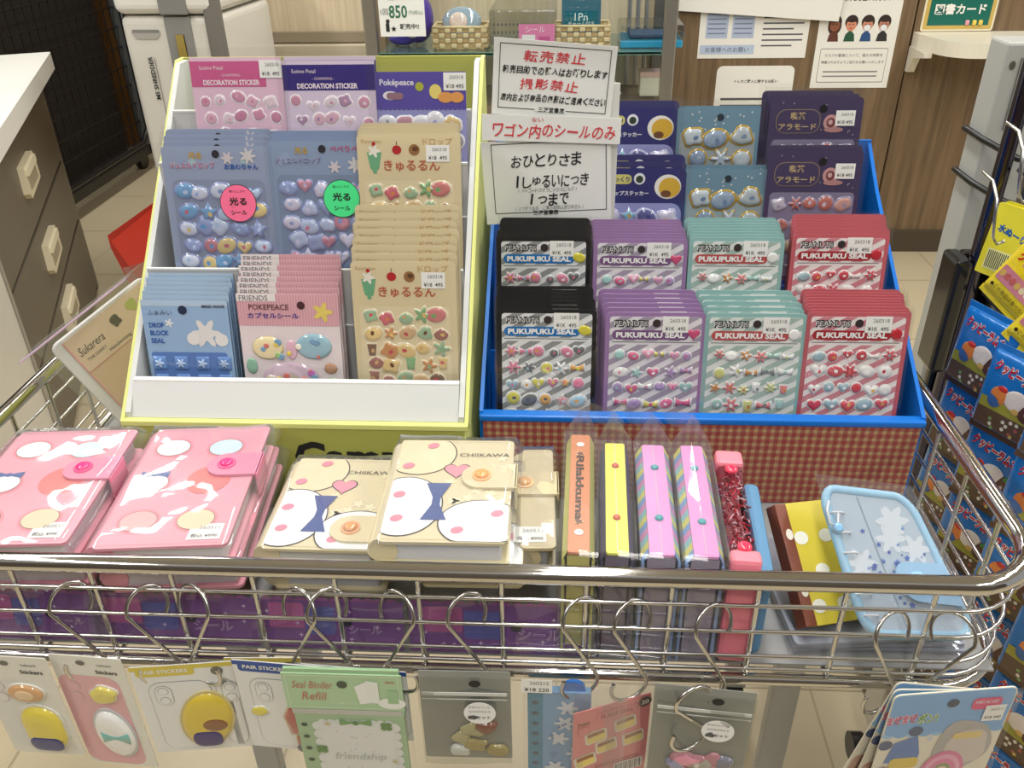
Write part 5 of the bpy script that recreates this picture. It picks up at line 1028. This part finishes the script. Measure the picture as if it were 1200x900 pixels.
S.poly(blob(wd*.55, .116, .006, .007, R0), .0018, (60, 54, 44)); S.poly(blob(wd*.74, .119, .007, .007, R0), .0018, (176, 182, 92)); S.poly(star(wd*.9, .117, .007), .0018, (150, 170, 80)); S.build('front_card', PAPER, o)
film(-.014, -.016, wd+.008, .150, .006, .003, seed=97).build('clear_bag', BAGF, o)
im = Mx.inverted(); Q = [im @ Vector(p) for p in ((-.575, .760, .812), (-.500, .880, .858))]
S = MB(); S.add([(-.014, .150, .006), (wd+.008, .150, .006), Q[1], Q[0]], [[0, 1, 2, 3]], (255, 255, 255)); S.build('bag_flap', BAGF, o)
d_ = (Q[1]-Q[0]).normalized(); dn = Vector((-.014, .150, .006))-Q[0]; dn.normalize()
S = MB(); v = [Q[0], Q[1], Q[1]+dn*.010, Q[0]+dn*.007]; nn = d_.cross(dn).normalized()*.0006; S.add([p+nn for p in v]+[p-nn for p in v], [[0, 1, 2, 3], [7, 6, 5, 4], [0, 4, 5, 1], [2, 6, 7, 3]], (176, 150, 168)); S.build('header_strip', PLAS, o)
for k, (pts, c, lab) in enumerate((([(131, 282), (178, 240), (178, 292), (160, 322)], (206, 56, 44), 'front red flat bag sticking out left of the green display box'), ([(127, 275), (178, 238), (180, 262), (131, 290)], (176, 44, 34), 'rear darker red flat bag sticking out left of the green display box'))):
    Y = 1.121+.006*k; W = [at(p[0], p[1], Y) for p in pts]
    o = thing('red_bag', lab, 'bag', (W[0].x, Y, W[0].z), (0, 0, 0), 'red bags behind the green box')
    L = [(p.x-W[0].x, p.z-W[0].z) for p in W]; L = L[::-1] if k == 9 else L
    ex = [(L[1][0]+.05, L[1][1]+.03), (L[2][0]+.05, L[2][1]-.19)]
    S = MB(); S.slab([L[0], (L[3][0], L[3][1]), (L[3][0]+.03, L[3][1]-.12), ex[1], ex[0]], 0, .003, c); S.xf(Matrix.Rotation(pi/2, 4, 'X')); S.build('bag_sheet', GLOSS, o)
    if k == 0:
        S = MB(); S.slab([(L[3][0]-.016, L[3][1]+.012), (L[3][0]+.05, L[3][1]+.03), (L[3][0]+.05, L[3][1]-.1), (L[3][0]-.006, L[3][1]-.06)], .003, .0034, (170, 160, 150)); S.xf(Matrix.Rotation(pi/2, 4, 'X')); S.build('film_corner', BAGF, o)

# ---------------------------------------------------------------- candy rack on the right
rk = thing('candy_rack', 'dark metal rack carrying hanging candy packets at the right edge', 'rack', (.56, .95, 0))
lx = lambda x, y, z: (x-.56, y-.95, z)
S = MB(); S.tube([lx(.556, 1.10, .05), lx(.556, 1.10, 1.2)], .010, (70, 66, 74), 14); S.build('pole', mat('dark_chrome', .2, metal=1, col=(96, 92, 104)), rk)
S = MB(); S.tube([lx(.60, 1.10, .05), lx(.60, 1.10, 1.2)], .014, (150, 150, 152), 14); S.build('pole', BRUSH, rk)
S = MB(); S.box(lx(.545, 1.12, .55), lx(.70, 1.14, .80), (18, 18, 20), .006); S.box(lx(.526, 1.085, .63), lx(.548, 1.14, .80), (24, 24, 26), .006); S.build('black_tray', GLOSS, rk)
S = MB()
for y in (.98, .91, .85, .78, .71): S.tube([lx(.575, y, .3), lx(.575, y, .93)], .003, (60, 60, 64), 8)
for z in (.35, .55, .75, .92): S.tube([lx(.578, .66, z), lx(.578, 1.1, z)], .004, (60, 60, 64), 8)
S.build('back_grid', METAL, rk)
S = MB(); S.box(lx(.535, .62, .04), lx(.85, 1.16, .30), (26, 26, 28), .01); S.build('base_bin', PLAS, rk)
S = MB(); S.box(lx(.50, .90, .07), lx(.53, .96, .32), (206, 200, 184), .004); S.build('foot_tube', METAL, rk)
S = MB(); S.tube([lx(.480, .92, .024), lx(.50, .92, .024)], .024, (24, 22, 22), 18); S.build('caster', PLAS, rk)
S = MB(); S.box(lx(.50, .64, .28), lx(.535, .665, .72), (150, 150, 146), .004); S.build('front_post', METAL, rk)
q = at(1183, 50, 1.3)
gp_ = thing('gondola_end', 'light grey gondola end panel with black straps behind the candy rack', 'shelf unit', (q.x, 1.3, 0))
S = MB(); S.box((0, 0, .0), (.30, .06, q.z), (176, 177, 172), .004); S.build('end_panel', METAL, gp_)
S = MB(); S.box((.022, -.002, q.z-.12), (.0235, .0, q.z-.02), (110, 110, 106)); S.build('slot', MATT, gp_)
MB().slab(ell(.012, q.z-.03, .004, .006), 0, .0004, (80, 78, 70)).xf(Matrix.Translation((0, -.001, 0)) @ Matrix.Rotation(pi/2, 4, 'X')).build('screw_hole', MATT, gp_)
for zz in (at(1160, 165, 1.3).z, at(1144, 215, 1.3).z):
    MB().tube([(-.004, .06, zz+.004), (-.005, -.006, zz+.004), (.03, -.05, zz-.012), (.08, -.09, zz-.016)], .005, (22, 22, 24), 8).build('black_strap', PLAS, gp_)
KR = (200, 30, 38)
def candy(blue_):
    W, H = .080, .102; parts = []
    B = MB(); base = (28, 112, 190) if blue_ else (232, 206, 40); x = W/2; tp = []
    B.dome(rr(-x, .006, x, H-.006, .004, 3), 0, .006, base); B.dome(rr(-x, .006, x, H-.006, .004, 3), 0, -.006, base); B.slab(rr(-x, 0, x, .0075), -.0006, .0006, (92, 66, 46) if blue_ else base); B.slab(rr(-x, H-.0075, x, H), -.0006, .0006, base)
    z = .0063; a, b_ = x*.86, H*.80
    if blue_:
        B.poly(rr(-a, H*.1, a, H*.30), z, (92, 70, 50)); B.poly(rr(-a, H*.30, a, H*.42), z, (150, 146, 50))
        R = random.Random(3)
        for i in range(14): B.poly(ell(R.uniform(-a*.9, a*.9), R.uniform(H*.11, H*.28), .0022, None, 8), z+.0003, R.choice([(206, 180, 90), (170, 90, 80), (120, 150, 90), (214, 206, 190)]))
        B.text('クッピーラムネ', -.002, H*.76, (240, 240, 240), w=.058, h=.0150, rot=-.14, bold=.11, z=z+.0003); B.text('クッピーラムネ', -.002, H*.76, KR, w=.057, h=.0135, rot=-.14, bold=.04, z=z+.0005)
        for cx, cy, rx, ry, c in ((.004, .50, .014, .012, (224, 214, 206)), (-.016, .48, .0095, .0105, (214, 126, 60)), (-.019, .42, .008, .009, (60, 100, 160)), (.018, .44, .0105, .012, (92, 56, 44)), (.018, .42, .005, .006, (226, 206, 196)), (-.014, .56, .006, .004, (190, 50, 44)), (.006, .40, .005, .0045, (206, 170, 90))): B.dome(ell(cx, H*cy, rx, ry, 18), z+.0001, .0006, c)
        B.poly(star(.027, H*.55, .0085, 6, .5), z+.0006, (60, 140, 66)); B.poly(ell(.022, H*.53, .005, .003), z+.0007, (60, 140, 66))
    else:
        B.poly(rr(-a+.001, H*.74, -a+.017, H*.9, .001), z, (190, 40, 44)); B.text('大', -a+.009, H*.82, (240, 226, 180), w=.011, bold=.04, z=z+.0003); B.text('クッピーラムネ', 0, H*.58, (240, 240, 240), w=.062, h=.016, rot=-.06, bold=.11, z=z+.0003); B.text('クッピーラムネ', 0, H*.58, KR, w=.061, h=.0145, rot=-.06, bold=.04, z=z+.0005)
        B.poly(rr(-a, H*.24, a, H*.42, .002), z, (206, 130, 140)); R = random.Random(5)
        for i in range(9): B.poly(ell(-a*.88+a*1.76*i/8, H*.33, .0036, .0042, 12), z+.0003, R.choice([(226, 206, 170), (120, 140, 190), (196, 100, 90), (236, 230, 220), (210, 170, 90)]))
        B.text('●この商品は食べられます', 0, H*.17, (60, 50, 20), w=a*1.9, z=z+.0003)
    return [('foil_pouch', B.mesh('foil_pouch', FOIL))]
CB, CY_ = candy(True), candy(False)
def pk(kind, x, y, z, th, label, lean=.08, roll=0):
    o = thing('candy_packet', label, 'candy packet', (x, y, z), (0, 0, 0), 'candy packets on the rack')
    o.matrix_world = Matrix.Translation((x, y, z)) @ Matrix.Rotation(th, 4, 'Z') @ Matrix.Rotation(pi/2-lean, 4, 'X') @ Matrix.Translation((-.04, 0, 0)) @ Matrix.Rotation(-roll, 4, 'Z') @ Matrix.Translation((.04, 0, 0))
    for nm, me in kind: link(nm, me, o)
rows = ['top', 'second', 'third', 'fourth', 'fifth', 'sixth']
for ci, (X, Y, Z, th, cname) in enumerate(((.458, .905, .830, -1.2, 'farthest'), (.460, .828, .816, -1.05, 'second'), (.464, .738, .837, -1.0, 'third'), (.468, .655, .806, -1.0, 'nearest'))):
    dxy = Vector((math.cos(th), math.sin(th), 0))
    for r in range(5 if ci else 5):
        pk(CB, X+dxy.x*.04, Y+dxy.y*.04, Z-.102-.094*r, th, f'blue candy packet, {rows[r]} down in the {cname} hanging column of the rack')
for px, py, Y, th, lab in ((1150, 338, .93, -1.0, 'yellow candy packet hanging at the top, left of the two big yellow ones'), (1176, 392, .85, -.95, 'yellow candy packet at the right edge, right of the other big yellow one')):
    P = at(px, py, Y); pk(CY_, P.x+math.cos(th)*.037, P.y+math.sin(th)*.037, P.z, th, lab, .2, .42)
q = at(1168, 326, 1.03)
o = thing('yellow_card_pack', 'pale yellow candy pack with barcode seen from behind, on a wire hook', 'candy packet', (q.x, q.y, q.z), (pi/2-.15, -.0, -1.05))
S = MB(); S.slab(rr(-.03, 0, .035, .09, .002), -.004, .004, (222, 210, 50)); S.text('水ぬーり', .0, .058, (30, 90, 160), w=.04, rot=-.2, bold=.04, z=.0045); S.poly(rr(-.022, .008, .012, .034), .0045, (226, 222, 150))
for i in range(12): S.poly(rr(-.02+.0026*i, .01, -.0188+.0026*i, .032), .0048, (60, 60, 50))
S.build('pack_body', GLOSS, o); MB().slab(rr(-.028, .002, .037, .092, .002), -.012, -.006, (206, 194, 44)).build('back_pack', GLOSS, o)
for px, py, Y in ((1165, 245, 1.02), (1195, 190, .95)):
    q = at(px, py, Y); o = thing('wire_hook', 'bent wire hook above the pale yellow candy pack' if px < 1180 else 'large bent wire hook at the right edge beside the black strap', 'hook', q)
    MB().tube([(0, .05, .03), (0, .02, .028), (0, 0, .012), (.002, -.006, -.016), (.006, -.004, -.034), (.014, -.002, -.044), (.022, -.002, -.040)], .002, n=8).build('hook_wire', STEEL, o)
